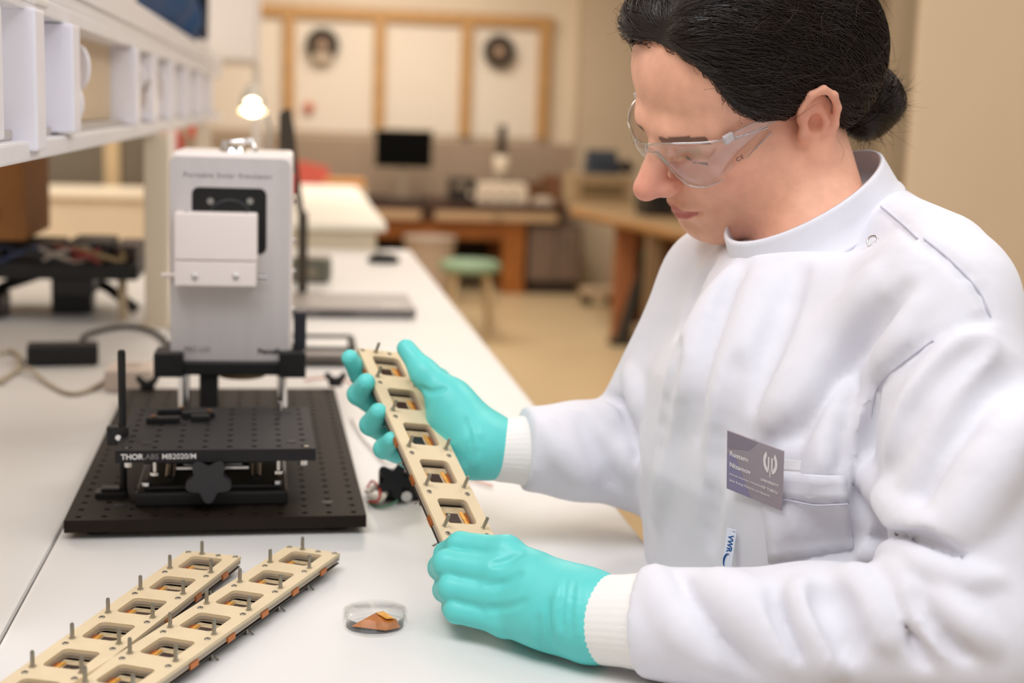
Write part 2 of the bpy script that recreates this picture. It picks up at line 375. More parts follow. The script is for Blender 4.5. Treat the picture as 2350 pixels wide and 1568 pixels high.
for x in (X0+0.1, lx):
    for y in (0.09, 0.78): MB().b2((x-0.09, y-0.05, 0), (x+0.09, y+0.05, DZ-0.13), 0.005).build('leg', WOODO, dk)
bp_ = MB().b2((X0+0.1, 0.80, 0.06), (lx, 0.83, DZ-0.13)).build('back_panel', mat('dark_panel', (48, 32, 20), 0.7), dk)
cb = thing('storage_cabinet', 'brown grey low storage cabinet beside the back desk leg', 'cabinet', (0, 10.6, 0))
ca, cbx = ony(1212, 600, 10.6)[0], ony(1335, 600, 10.6)[0]
CABM = mat('cabinet_brown', (112, 92, 80), 0.6, var=0.1, scale=4)
MB().b2((ca, 0, 0.1), (cbx, 0.6, 0.55), 0.006).build('body', CABM, cb)
MB().b2((ca+0.03, 0.04, 0.0), (cbx-0.03, 0.56, 0.1)).build('plinth', mat('plinth_dark', (60, 48, 40), 0.7), cb)
for k in range(2):
    a = ca+0.015+k*(cbx-ca-0.02)/2; d = MB().b2((a, -0.018, 0.12), (a+(cbx-ca)/2-0.025, 0.0, 0.53), 0.004).build('door', mat('cabinet_door', (122, 102, 88), 0.55), cb)
    MB().b2((a+0.04, -0.03, 0.36), (a+0.055, -0.018, 0.46), 0.003).build('handle', STEEL, d)
# monitor
mx = ony(926, 338, 10.95); mo = thing('computer_monitor', 'black wide computer monitor standing on the back desk', 'monitor', (mx[0], 10.95, DZ))
MB().b2((-0.235, -0.02, 0.24), (0.235, 0.02, 0.555), 0.006).build('casing', mat('silver_bezel', (190, 172, 145), 0.4), mo)
MB().b2((-0.225, -0.024, 0.255), (0.225, -0.019, 0.545)).build('screen', mat('black_screen', (3, 3, 3), 0.7, spec=0.1), mo)
MB().b2((-0.03, -0.005, 0.02), (0.03, 0.02, 0.26), 0.004).build('stand', mat('grey_stand', (150, 135, 115), 0.5), mo)
MB().b2((-0.12, -0.09, 0), (0.12, 0.09, 0.02), 0.006).build('foot', mat('grey_stand', (150, 135, 115), 0.5), mo)
kx = ony(905, 440, 10.7); kb = thing('keyboard', 'dark keyboard lying in front of the back monitor', 'keyboard', (kx[0]+0.02, 10.66, DZ))
MB().b2((-0.24, -0.07, 0), (0.24, 0.08, 0.022), 0.005).build('case', mat('keyboard_dark', (62, 52, 44), 0.6), kb)
km = MB()
for i in range(14):
    for j in range(4): km.b2((-0.225+i*0.0325, -0.06+j*0.033, 0.022), (-0.198+i*0.0325, -0.034+j*0.033, 0.029))
km.build('keys', mat('key_dark', (48, 42, 36), 0.6), kb)
# microscope
mp_ = ony(1147, 430, 10.95); mi = thing('microscope', 'tall laboratory microscope with black tube and pale body on back desk', 'microscope', (mp_[0], 10.95, DZ))
PALE = mat('instrument_pale', (222, 206, 184), 0.45)
MB().b2((-0.1, -0.12, 0), (0.1, 0.12, 0.05), 0.012).build('foot', mat('instrument_dark', (70, 62, 55), 0.5), mi)
MB().b2((-0.04, 0.03, 0.05), (0.04, 0.1, 0.32), 0.012).build('arm', PALE, mi)
MB().b2((-0.075, -0.1, 0.13), (0.075, 0.05, 0.15), 0.003).build('stage', mat('instrument_dark', (70, 62, 55), 0.5), mi)
MB().tube([(0, -0.03, 0.19), (0, -0.03, 0.24), (0, -0.03, 0.36), (0, -0.03, 0.37)], [0.02, 0.06, 0.065, 0.04], 16).build('head', PALE, mi)
MB().tube([(0, -0.03, 0.36), (0, -0.03, 0.40), (0, -0.03, 0.61)], [0.03, 0.036, 0.033], 14).build('tube', mat('tube_black', (45, 38, 30), 0.5), mi)
for s in (-1, 1): MB().cyl((s*0.05, 0.06, 0.1), (s*0.085, 0.06, 0.1), 0.022, 12).build('focus_knob', BLACK_PL, mi)
# pale case, papers, black instruments, brown boxes on the desk
q = ony(1150, 450, 10.72); t = thing('instrument_case', 'pale grey instrument box in front of the microscope', 'box', (q[0], 10.72, DZ))
MB().b2((-0.2, -0.09, 0), (0.2, 0.09, 0.13), 0.012).build('body', PALE, t); MB().b2((-0.19, -0.085, 0.13), (0.19, 0.085, 0.16), 0.012).build('lid', mat('lid_pale', (232, 218, 198), 0.45), t)
for k in range(3): MB().cyl((-0.12+k*0.1, -0.09, 0.06), (-0.12+k*0.1, -0.105, 0.06), 0.015, 10).build('dial', BLACK_PL, t)
q = ony(1246, 462, 10.62); t = thing('paper_stack', 'small crumpled pale paper stack at the desk edge right of the instrument box', 'paper', (q[0], 10.68, DZ))
for k in range(3): MB().box((0.01*k, 0, 0.012+0.02*k), (0.16-0.03*k, 0.1, 0.02), 0.006, Matrix.Rotation(0.2*k, 4, 'Z')).build('sheet_pile', PALE, t)
q = ony(1062, 425, 10.75); t = thing('bench_meter', 'dark boxy bench meter between monitor and instrument box', 'meter', (q[0], 10.82, DZ))
MB().b2((-0.1, -0.1, 0), (0.1, 0.1, 0.19), 0.01).build('body', mat('meter_dark', (42, 36, 32), 0.5), t); MB().b2((-0.07, -0.104, 0.11), (0.03, -0.099, 0.16)).build('display', mat('meter_grey', (130, 118, 100), 0.4), t)
MB().cyl((0.06, -0.1, 0.07), (0.06, -0.118, 0.07), 0.02, 12).build('knob', PALE, t)
for (px, w_, h_, c_, lab) in ((1228, 0.07, 0.14, (120, 78, 48), 'brown wooden box left of the two at the desk end'), (1270, 0.07, 0.2, (134, 88, 56), 'taller brown wooden box at the right desk end')):
    q = ony(px, 440, 10.9); t = thing('wooden_box', lab, 'box', (q[0], 11.0, DZ)); BW = mat('brown_box_%d' % px, c_, 0.6, var=0.2, scale=12)
    MB().b2((-w_, -0.09, 0), (w_, 0.09, h_), 0.006).build('body', BW, t); MB().b2((-w_-0.004, -0.094, h_), (w_+0.004, 0.094, h_+0.02), 0.004).build('lid', BW, t)
q = ony(1320, 455, 10.4); 
# ================================================================== right table with things
tb = thing('work_table', 'wooden work table with pale top on brown legs at the right', 'table', (0, 0, 0))
TZ = 0.80
pa = onz(1318, 478, TZ); pb = onz(1560, 530, TZ)       # front left edge of the top
dirv = Vector((pb-pa)).normalized(); nrm = Vector((-dirv.y, dirv.x, 0))
pa2 = Vector(pa); e = Vector(pb)+dirv*0.0
tl = (Vector(pb)-Vector(pa)).length
TBL = frame_matrix(Vector(pb), Vector((1, 0, 0)), Vector((0, 1, 0)))
poly = [(pb[0], pb[1]), (pb[0]+1.6, pb[1]+0.05), (pb[0]+1.6, pa[1]+0.75), (pa[0]+0.10, pa[1]+0.75), (pa[0], pa[1])]
MB().prism(poly, TZ-0.05, TZ).build('table_top', mat('table_pale_top', (172, 144, 108), 0.5, var=0.15, scale=6), tb)
MB().tube([pa-np.array([0, 0, 0.028]), pb-np.array([0, 0, 0.028]), np.array([pb[0]+1.6, pb[1]+0.05, TZ-0.028])], 0.03, 8).build('edge_band', mat('edge_wood', (172, 126, 74), 0.5, var=0.2, scale=8), tb)
def leg_at(px0, px1, Y, col, z0=0.0, wd=0.08):
    a = ony(px0, 640, Y)[0]; b = ony(px1, 640, Y)[0]; return MB().b2((a, Y, z0), (b, Y+wd, TZ-0.05), 0.006).build('leg', col, tb)
LEGM = mat('reddish_wood', (168, 106, 66), 0.55, var=0.25, scale=8, stretch=(3, 3, 1))
leg_at(1412, 1458, 8.32, LEGM); leg_at(1484, 1520, 7.7, mat('grey_leg', (128, 104, 76), 0.6)); leg_at(1590, 1640, 7.5, LEGM)
MB().b2((ony(1445, 600, 8.36)[0], 8.36, 0.12), (ony(1445, 600, 8.36)[0]+1.6, 8.42, TZ-0.06)).build('side_panel', mat('brown_panel', (108, 66, 34), 0.6, var=0.2, scale=5), tb)
# umbrella-like black pole leaning at the table
pl = thing('leaning_pole', 'black pole with green grip leaning against the right table', 'pole')
a = onz(1424, 785, 0.02); b = ony(1478, 600, a[1]+0.12)
MB().tube([a, b], [0.035, 0.04], 10).build('shaft', mat('dark_pole', (42, 40, 30), 0.5), pl)
b2 = b+(b-a)*0.12
MB().tube([b, b2], [0.045, 0.05], 10).build('grip', mat('green_grip', (58, 104, 82), 0.5), pl)
MB().b2((a[0]-0.07, a[1]-0.05, 0), (a[0]+0.06, a[1]+0.07, 0.035), 0.01).build('foot', mat('dark_pole', (42, 40, 30), 0.5), pl)
def tabletop(px, py, d): q = onz(px, py, TZ); return q
q = onz(1388, 468, TZ); t = thing('drawer_unit', 'low beige drawer unit with dark slot on the right table', 'drawer unit', (q[0], q[1]+0.15, TZ))
MB().b2((-0.24, -0.14, 0), (0.2, 0.14, 0.2), 0.008).build('body', mat('drawer_beige', (170, 146, 112), 0.5), t)
d = MB().b2((-0.17, -0.148, 0.05), (0.14, -0.138, 0.14), 0.004).build('drawer', mat('drawer_olive', (118, 98, 66), 0.5), t); MB().b2((-0.05, -0.156, 0.09), (0.03, -0.147, 0.1)).build('handle', STEEL, d)
q2 = ony(1380, 400, q[1]+0.15); t = thing('desk_telephone', 'dark blue grey desk telephone on the beige drawer unit', 'telephone', (q2[0], q[1]+0.15, TZ+0.2))
BLU = mat('phone_blue', (46, 54, 66), 0.45)
MB().add([(-0.12, -0.08, 0), (0.12, -0.08, 0), (0.12, 0.08, 0), (-0.12, 0.08, 0), (-0.1, -0.02, 0.17), (0.1, -0.02, 0.17), (0.1, 0.08, 0.17), (-0.1, 0.08, 0.17)], [(0, 3, 2, 1), (4, 5, 6, 7), (0, 1, 5, 4), (1, 2, 6, 5), (2, 3, 7, 6), (3, 0, 4, 7)]).build('body', BLU, t)
MB().tube([(0.1, -0.08, 0.05), (0.16, -0.08, 0.07), (0.2, -0.08, 0.03)], [0.04, 0.045, 0.035], 10).build('handset', BLACK_PL, t)
MB().b2((-0.08, -0.062, 0.09), (0.07, -0.045, 0.15)).build('screen', mat('phone_screen', (70, 82, 98), 0.3), t)
q = onz(1525, 500, TZ); t = thing('black_device', 'black boxy device standing on the right table behind the nose', 'device', (q[0]+0.05, q[1]+0.2, TZ))
MB().b2((-0.16, -0.12, 0), (0.24, 0.14, 0.2), 0.02).build('body', mat('device_black', (48, 42, 34), 0.5), t); MB().cyl((-0.06, -0.12, 0.1), (-0.06, -0.14, 0.1), 0.05, 16).build('dial', BLACK_PL, t)
# small pale castor unit on the floor
q = onz(1370, 700, 0.0); t = thing('floor_trolley', 'small pale trolley base with dark castors on the floor by the table', 'trolley', (q[0], q[1], 0))
MB().b2((-0.12, -0.09, 0.07), (0.14, 0.09, 0.13), 0.02).build('deck', mat('trolley_pale', (205, 180, 150), 0.5), t)
for sx in (-0.09, 0.11):
    for sy in (-0.06, 0.06): MB().cyl((sx, sy-0.012, 0.035), (sx, sy+0.012, 0.035), 0.035, 12).build('castor', mat('castor_dark', (60, 52, 44), 0.5), t)
# ================================================================== stool
sp = ony(1080, 600, 8.6); st = thing('stool', 'round pale green stool with thin pale legs behind the bench', 'stool', (sp[0], 8.6, 0))
SH = 0.475
MB().lathe([(0.0, SH), (0.17, SH), (0.193, SH-0.015), (0.195, SH-0.05), (0.18, SH-0.065), (0.0, SH-0.065)], 30).build('seat', mat('seat_green', (140, 168, 138), 0.6), st)
SL = mat('stool_leg', (196, 172, 136), 0.45)
for k in range(4):
    a = R(45+90*k); MB().tube([(0.13*math.cos(a), 0.13*math.sin(a), SH-0.06), (0.15*math.cos(a), 0.15*math.sin(a), SH-0.12), (0.21*math.cos(a), 0.21*math.sin(a), 0.012), (0.212*math.cos(a), 0.212*math.sin(a), 0.0)], [0.016, 0.018, 0.018, 0.022], 10).build('leg', SL, st)
MB().tube([(0.175*math.cos(R(k*15)), 0.175*math.sin(R(k*15)), 0.22) for k in range(25)], 0.009, 8).build('foot_ring', SL, st)
q = ony(985, 610, 10.15); bn = thing('waste_bin', 'pale grey round bin standing on the floor before the desk, left of the stool', 'bin', (q[0], q[1], 0))
MB().tube([(0, 0, 0), (0, 0, 0.46)], [0.15, 0.19], 16).build('body', mat('bin_pale', (196, 178, 160), 0.6), bn); MB().tube([(0, 0, 0.45), (0, 0, 0.48)], [0.2, 0.2], 16).build('rim', mat('bin_rim', (180, 164, 148), 0.6), bn)
# red chair far behind the white chest
q = ony(735, 400, 9.5); rc = thing('red_chair', 'coral red shell chair standing far behind the white chest', 'chair', (q[0], 9.3, 0))
REDC = mat('coral_plastic', (214, 96, 78), 0.5)
MB().box((0, 0, 0.6), (0.36, 0.36, 0.03), 0.012).build('seat', REDC, rc)
MB().add([(-0.17, 0.15, 0.62), (0.17, 0.15, 0.62), (0.05, 0.22, 1.0), (-0.15, 0.22, 1.04), (-0.17, 0.18, 0.62), (0.17, 0.18, 0.62), (0.05, 0.25, 1.0), (-0.15, 0.25, 1.04)], [(0, 1, 2, 3), (4, 7, 6, 5), (0, 4, 5, 1), (1, 5, 6, 2), (2, 6, 7, 3), (3, 7, 4, 0)]).build('backrest', REDC, rc)
for sx in (-0.15, 0.15):
    for sy in (-0.15, 0.15): MB().tube([(sx, sy, 0.6), (sx*1.15, sy*1.15, 0)], 0.014, 8).build('leg', STEEL, rc)
q = ony(790, 412, 9.0); t = thing('orange_folder', 'orange folder stack lying on a low shelf behind the chest', 'folder', (q[0], 9.0, 0))
MB().b2((-0.14, -0.1, 0), (0.14, 0.1, q[2]-0.04), 0.01).build('support_box', CREAM, t)
for k in range(2): MB().b2((-0.13+0.01*k, -0.1, q[2]-0.04+0.022*k), (0.13, 0.1, q[2]-0.02+0.022*k), 0.003).build('folder', mat('folder_orange', (226, 158, 82), 0.5), t)
# ================================================================== laboratory bench
BX = 0.365; SEAM = -0.2305; BY1 = 4.27
be = thing('laboratory_bench', 'long white laboratory bench running away from the camera', 'bench', (0, 0, 0))
MB().b2((SEAM+0.0012, 0.35, ZB-0.03), (BX, BY1, ZB), 0.004).build('worktop', WHITE_TOP, be)
MB().b2((-1.15, 0.35, ZB-0.03), (SEAM-0.0012, BY1, ZB), 0.004).build('worktop', WHITE_TOP, be)
MB().b2((SEAM-0.03, 0.4, ZB-0.06), (SEAM+0.03, BY1-0.05, ZB-0.031)).build('support_rail', WHITE_MET, be)
for y in (0.6, 2.3, 4.0):
    for x in (-1.05, 0.25): MB().b2((x-0.03, y-0.03, 0), (x+0.03, y+0.03, ZB-0.031), 0.004).build('leg', WHITE_MET, be)
    MB().b2((-1.05, y-0.02, ZB-0.1), (0.25, y+0.02, ZB-0.062), 0.003).build('cross_beam', WHITE_MET, be)
# white chest beyond the bench end
ch = thing('white_chest', 'large flat white chest standing beyond the end of the bench', 'chest', (0, 4.30, 0))
CX1 = ony(872, 540, 4.32)[0]
MB().b2((-0.11, 0.03, 0), (CX1-0.01, 2.0, 1.035), 0.012).build('body', mat('chest_cream', (228, 218, 196), 0.5), ch)
MB().b2((-0.12, 0.0, 1.03), (CX1+0.02, 2.05, 1.058), 0.01).build('lid', mat('chest_lid', (244, 238, 224), 0.4), ch)
# ================================================================== optical breadboards
def hole_plate(w, l, t, pitch, r, name, m, parent, skip=()):
    nx, ny = int(round(w/pitch)), int(round(l/pitch)); v = []; f = []
    def V(*p): v.append(p); return len(v)-1
    G = {}
    ex = [0.0]+[pitch*(i+0.5)-pitch*0.5+pitch for i in range(nx-1)]+[w]; ey = [0.0]+[pitch*(i+1) for i in range(ny-1)]+[l]
    def gv(i, j):
        if (i, j) not in G: G[(i, j)] = V(ex[i], ey[j], t)
        return G[(i, j)]
    for i in range(nx):
        for j in range(ny):
            q = [gv(i, j), gv(i+1, j), gv(i+1, j+1), gv(i, j+1)]
            if (i, j) in skip: f.append(tuple(q)); continue
            c = (pitch*(i+0.5), pitch*(j+0.5)); ring = []; low = []
            for k in range(8):
                a = R(-112.5+45*k); ring.append(V(c[0]+r*math.cos(a), c[1]+r*math.sin(a), t)); low.append(V(c[0]+r*math.cos(a), c[1]+r*math.sin(a), t-0.009))
            # corners: q0 (-,-) between ring k=7..0 ; go around
            f += [(q[0], q[1], ring[1], ring[0]), (q[1], ring[2], ring[1]), (q[1], q[2], ring[3], ring[2]), (q[2], ring[4], ring[3]), (q[2], q[3], ring[5], ring[4]), (q[3], ring[6], ring[5]), (q[3], q[0], ring[7], ring[6]), (q[0], ring[0], ring[7])]
            for k in range(8): f.append((ring[k], ring[(k+1) % 8], low[(k+1) % 8], low[k]))
            f.append(tuple(low))
    b = [V(0, 0, 0), V(w, 0, 0), V(w, l, 0), V(0, l, 0)]
    bot = [gv(i, 0) for i in range(nx+1)]; top = [gv(i, ny) for i in range(nx+1)]; lf = [gv(0, j) for j in range(ny+1)]; rg = [gv(nx, j) for j in range(ny+1)]
    f += [tuple([b[0], b[1]]+bot[::-1]), tuple([b[1], b[2]]+rg[::-1]), tuple([b[2], b[3]]+top), tuple([b[3], b[0]]+lf), (b[3], b[2], b[1], b[0])]
    me = bpy.data.meshes.new(name); me.from_pydata(v, [], f); me.update(); return obj(name, me, m, parent)
BROT = R(1.2)
bl = onz(140, 1198, ZB+0.02); br = onz(835, 1178, ZB+0.02)
bb = thing('optical_breadboard', 'large black perforated breadboard lying on the bench under the jack', 'breadboard', (bl[0]+0.002, (bl[1]+br[1])/2-0.006, ZB), (0, 0, BROT))
BOARD = mat('board_black', (36, 28, 21), 0.6, spec=0.2, var=0.2, scale=14, bump=0.05, bscale=500)
o = hole_plate(0.30, 0.65, 0.0127, 0.025, 0.0034, 'plate', BOARD, bb); o.location.z = 0.0075
for (x, y) in ((0.03, 0.03), (0.27, 0.03), (0.03, 0.62), (0.27, 0.62)): MB().cyl((x, y, 0), (x, y, 0.0076), 0.014, 16).build('foot', BLACK_PL, bb)
for (x, y) in ((0.0375+0.012, 0.05), (0.262, 0.05)): MB().cyl((x, y, 0.0195), (x, y, 0.0206), 0.0062, 14).build('plug', BLACK_PL, bb)
MBW = bb.matrix_basis.copy() if False else Matrix.Translation(bb.location) @ Matrix.Rotation(BROT, 4, 'Z')
def onboard(px, py, dz=0.0202):
    """point on the board's top, in world"""
    return onz(px, py, ZB+dz)
BT = ZB+0.0202
# lab jack
pfl = onz(262, 1040, ZB+0.086); pfr = onz(724, 1025, ZB+0.086)
PC = (pfl+pfr)/2; PROT = R(1.5)
jk = thing('lab_jack', 'black scissor lab jack with star knob on the breadboard', 'jack', (PC[0]-0.008, PC[1]+0.105, BT), (0, 0, PROT))
JT = ZB+0.086-0.0127-BT     # underside of the small plate, above the board
MB().b2((-0.078, -0.085, 0.0), (0.078, 0.085, 0.016), 0.003).build('base', BLACK_AN, jk)
MB().b2((-0.07, -0.078, 0.016), (0.07, 0.078, 0.021), 0.002).build('base_cap', BLACK_PL, jk)
MB().b2((-0.07, -0.075, JT-0.010), (0.07, 0.075, JT-0.0003), 0.002).build('top_plate', BLACK_AN, jk)
for s in (-1, 1):
    for (ya, yb) in ((-0.05, 0.05), (0.05, -0.05)):
        MB().tube([(s*0.045, ya, 0.021), (s*0.045, yb, JT-0.010)], 0.005, 8).build('scissor_arm', STEEL, jk)
for (z, xa) in ((0.036, 0.037), (0.046, 0.03)):
    for s in (-1, 1): MB().cyl((s*0.012, -0.062, z), (s*xa, -0.062, z), 0.0045, 12).build('spindle', CHROME, jk)
kn = MB()
pts = []
for i in range(60):
    a = 2*math.pi*i/60; rr = 0.0195+0.0042*math.cos(5*a-math.pi/2+math.pi); pts.append((rr*math.cos(a), rr*math.sin(a)))
kn.prism(pts, 0, 0.016, Matrix.Translation((-0.003, -0.094, 0.034)) @ Matrix.Rotation(R(90), 4, 'X'))
kn.build('star_knob', mat('knob_rubber', (44, 43, 46), 0.55), jk)
MB().cyl((-0.003, -0.096, 0.034), (-0.003, -0.06, 0.034), 0.005, 12).build('knob_shaft', CHROME, jk)
for s in (-1, 1):
    MB().cyl((s*0.067, -0.074, 0.021), (s*0.067, -0.074, 0.0245), 0.005, 12).build('base_screw', CHROME, jk)
# small plate on the jack
pw = thing('small_breadboard', 'smaller black perforated plate raised on the lab jack', 'breadboard', (PC[0], PC[1]+0.0, ZB+0.086-0.0127), (0, 0, PROT))
o = hole_plate(0.20, 0.20, 0.0127, 0.025, 0.0033, 'plate', mat('plate_black', (38, 36, 38), 0.55, spec=0.25, var=0.15, scale=16, bump=0.04, bscale=500), pw); o.location.x = -0.10
wt = mat('print_white', (225, 222, 220), 0.6); gt = mat('print_grey', (120, 118, 118), 0.6)
MR = Matrix.Rotation(R(90), 4, 'X')
def print_on(txt, size, x, y, z, m, parent, name='lettering', bold=0.0, align='LEFT', sp=1.0):
    o = obj(name, text_mesh(txt, size, 0.00015, align, sp, bold), m, parent); o.location = (x, y, z); o.rotation_euler = (R(90), 0, 0); return o
print_on('THOR', 0.0078, -0.0945, -0.0003, 0.0036, wt, pw, bold=0.00022); print_on('LABS', 0.0078, -0.0745, -0.0003, 0.0036, gt, pw, bold=0.00005); print_on('MB2020/M', 0.0078, -0.0545, -0.0003, 0.0036, wt, pw, bold=0.00005)
for s in (-1, 1):
    m = MB(); m.cyl((s*0.088, 0.012, 0), (s*0.088, 0.012, -0.007), 0.0042, 12).build('bolt_end', CHROME, pw)
    m = MB(); m.cyl((s*0.062, 0.012, 0), (s*0.062, 0.012, -0.013), 0.002, 10); m.cyl((s*0.062, 0.012, -0.013), (s*0.062, 0.012, -0.016), 0.0052, 12); m.build('bolt', CHROME, pw)
    MB().cyl((s*0.0905, 0.0085, 0.0127), (s*0.0905, 0.0085, 0.0135), 0.0028, 10).build('screw_head', STEEL, pw)
MB().cyl((0.066, 0.15, 0.0127), (0.066, 0.15, 0.030), 0.0026, 10).build('stud', CHROME, pw)
for (x, y) in ((-0.072, 0.03), (0.076, 0.03), (0.076, 0.172)): MB().cyl((x, y, 0.0127), (x, y, 0.0132), 0.0052, 14).build('recess_plug', BLACK_PL, pw)
# black clamps lying on the small plate
cl = thing('probe_clamp', 'pair of small black clamp bars lying on the small perforated plate', 'clamp', (PC[0]-0.045, PC[1]+0.135, ZB+0.086), (0, 0, R(4)))
for (x, y, w_) in ((-0.02, -0.012, 0.036), (0.018, 0.012, 0.036), (-0.012, 0.03, 0.03), (0.02, -0.006, 0.02)): MB().b2((x-w_/2, y-0.005, 0), (x+w_/2, y+0.005, 0.007), 0.0015).build('bar', BLACK_PL, cl)
for (x, y) in ((-0.03, -0.012), (0.03, 0.012), (0.0, 0.03)): MB().cyl((x, y, 0.007), (x, y, 0.0085), 0.003, 10).build('screw', mat('brass', (170, 120, 66), 0.35, 1.0), cl)
# black rod with clamp
rb = onz(283, 1138, BT); rp = thing('support_rod', 'thin black vertical rod with base clamp at the left board edge', 'rod', (rb[0], rb[1], BT))
rtop = 0.155
MB().cyl((0, 0, 0), (0, 0, rtop), 0.0042, 12).build('rod', BLACK_PL, rp)
MB().b2((-0.028, -0.010, 0), (0.004, 0.010, 0.006), 0.001).build('foot', BLACK_AN, rp); MB().b2((-0.022, -0.007, 0.006), (-0.002, 0.007, 0.010), 0.001).build('foot_clamp', BLACK_AN, rp)
MB().b2((-0.016, -0.006, 0.056), (0.006, 0.006, 0.076), 0.002).build('clamp', BLACK_AN, rp); MB().cyl((-0.003, -0.012, 0.066), (-0.003, -0.005, 0.066), 0.003, 10).build('clamp_screw', CHROME, rp)
MB().cyl((0, 0, rtop), (0, 0, rtop+0.002), 0.0034, 12).build('cap', BLACK_AN, rp)
# ================================================================== solar simulator
SY = 1.75
sx0 = (ony(388, 365, SY)[0]+ony(392, 815, SY)[0])/2; sx1 = (ony(664, 372, SY)[0]+ony(665, 815, SY)[0])/2
sz1 = ony(530, 362, SY)[2]; sz0 = ony(520, 828, SY)[2]; SW = sx1-sx0
si = thing('solar_simulator', 'silver grey box shaped solar simulator standing on the breadboard', 'solar simulator', (sx0, SY, BT), (0, 0, 0))
Z0, Z1 = sz0-BT, sz1-BT
SIL = mat('brushed_silver', (214, 208, 207), 0.36, 0.35, var=0.05, scale=60, stretch=(1, 1, 0.05))
SILT = mat('pale_case', (240, 230, 225), 0.4)
fp = plate_with_holes(0, SW, 0, 1, 0, 1, []) if False else None
# face plate: rounded rectangle with window
def face_plate(w_, h_, r, hole, t):
    bm = bmesh.new(); eds = []; loops = []
    for lp in ([p for p in rrect(w_/2, h_/2, w_/2, h_/2, r, 6)], hole):
        vs = [bm.verts.new((x, 0, y)) for x, y in lp]; loops.append(vs)
        for i in range(len(vs)): eds.append(bm.edges.new((vs[i], vs[(i+1) % len(vs)])))
    bmesh.ops.triangle_fill(bm, edges=eds, use_beauty=True)
    tf = list(bm.faces); vm = {}
    for vs in loops:
        for q in vs: vm[q] = bm.verts.new((q.co.x, t, q.co.z))
    for f in tf: bm.faces.new([vm[q] for q in reversed(f.verts)])
    for vs in loops:
        for i in range(len(vs)): bm.faces.new((vs[i], vs[(i+1) % len(vs)], vm[vs[(i+1) % len(vs)]], vm[vs[i]]))
    bmesh.ops.recalc_face_normals(bm, faces=list(bm.faces)); return bm
FH = Z1-Z0
wx0, wx1 = ony(440, 500, SY)[0]-sx0, ony(612, 500, SY)[0]-sx0; wz1 = ony(525, 431, SY)[2]-sz0; wz0 = ony(605, 585, SY)[2]-sz0
m = MB(); m.bm(face_plate(SW, FH, 0.010, rrect((wx0+wx1)/2, (wz0+wz1)/2, (wx1-wx0)/2, (wz1-wz0)/2, 0.009), 0.004)); o = m.build('front_plate', SIL, si); o.location.z = Z0
MB().b2((0.003, 0.0042, Z0+0.004), (SW+0.004, 0.16, Z1+0.006), 0.006).build('case', SILT, si)
o = MB(); o.b2((wx0-0.002, 0.002, Z0+wz0-0.002), (wx1+0.002, 0.0041, Z0+wz1+0.002)); o.build('window_back', mat('window_black', (14, 13, 14), 0.45), si)
for px in (483, 574): q = ony(px, 462, SY); MB().cyl((q[0]-sx0, 0.002, q[2]-BT), (q[0]-sx0, -0.001, q[2]-BT), 0.0042, 14).build('window_screw', STEEL, si)
lc = ony(528, 478, SY); MB().tube([(lc[0]-sx0+0.026*math.cos(R(a)), 0.001, lc[2]-BT-0.012+0.022*math.sin(R(a))) for a in range(20, 161, 10)], 0.0012, 6).build('lens_ring', mat('ring_grey', (60, 60, 64), 0.4), si)
# cover box in front of the window
cx0, cx1 = ony(400, 540, SY-0.03)[0]-sx0, ony(590, 540, SY-0.03)[0]-sx0
cz1 = ony(500, 490, SY-0.03)[2]-BT; cz0 = ony(500, 600, SY-0.03)[2]-BT; cz00 = ony(495, 657, SY-0.03)[2]-BT
co = MB().b2((cx0, -0.03, cz0+0.0008), (cx1, 0.0, cz1), 0.002).build('shutter_box', SILT, si)
MB().b2((cx0, -0.031, cz00), (cx1-0.001, -0.0002, cz0-0.0004), 0.0012).build('shutter_flap', SILT, si)
for px in (447, 541): q = ony(px, 634, SY-0.031); MB().tube([(q[0]-sx0, -0.031, q[2]-BT), (q[0]-sx0, -0.0325, q[2]-BT), (q[0]-sx0, -0.034, q[2]-BT)], [0.0044, 0.0044, 0.002], 14).build('flap_screw', CHROME, si)
for s in (cx0+0.014, cx1-0.014): MB().cyl((s, -0.018, cz1-0.0002), (s, -0.018, cz1+0.002), 0.0035, 12).build('top_screw', CHROME, si)
q = ony(600, 634, SY); MB().cyl((cx1, -0.012, q[2]-BT), (cx1+0.012, -0.012, q[2]-BT), 0.0022, 10).build('pivot_pin', STEEL, si)
MB().cyl((-0.01, -0.004, q[2]-BT), (cx0+0.002, -0.004, q[2]-BT), 0.003, 10).build('pivot_pin', SILT, si)
pt = mat('print_dark', (84, 80, 84), 0.6); q = ony(422, 406, SY)
def fit_text(txt, width, x, z, m, bold=0.0, sp=1.0, name='lettering'):
    me = text_mesh(txt, 0.01, 0.0001, 'LEFT', sp, bold); xs = [v.co.x for v in me.vertices]; s = width/(max(xs)-min(xs))
    for v in me.vertices: v.co = Vector(((v.co.x-min(xs))*s, v.co.y*s, v.co.z))
    o = obj(name, me, m, si); o.location = (x, -0.0002, z); o.rotation_euler = (R(90), 0, 0); return o
fit_text('Portable Solar Simulator', ony(625, 400, SY)[0]-q[0], q[0]-sx0, q[2]-BT, pt, 0.00005, 1.25)
q = ony(424, 808, SY); fit_text('PEC-L01', ony(482, 808, SY)[0]-q[0], q[0]-sx0, q[2]-BT, pt)
q = ony(592, 812, SY); fit_text('Peccell', ony(640, 812, SY)[0]-q[0], q[0]-sx0, q[2]-BT, mat('print_black', (30, 28, 32), 0.5), 0.0004)
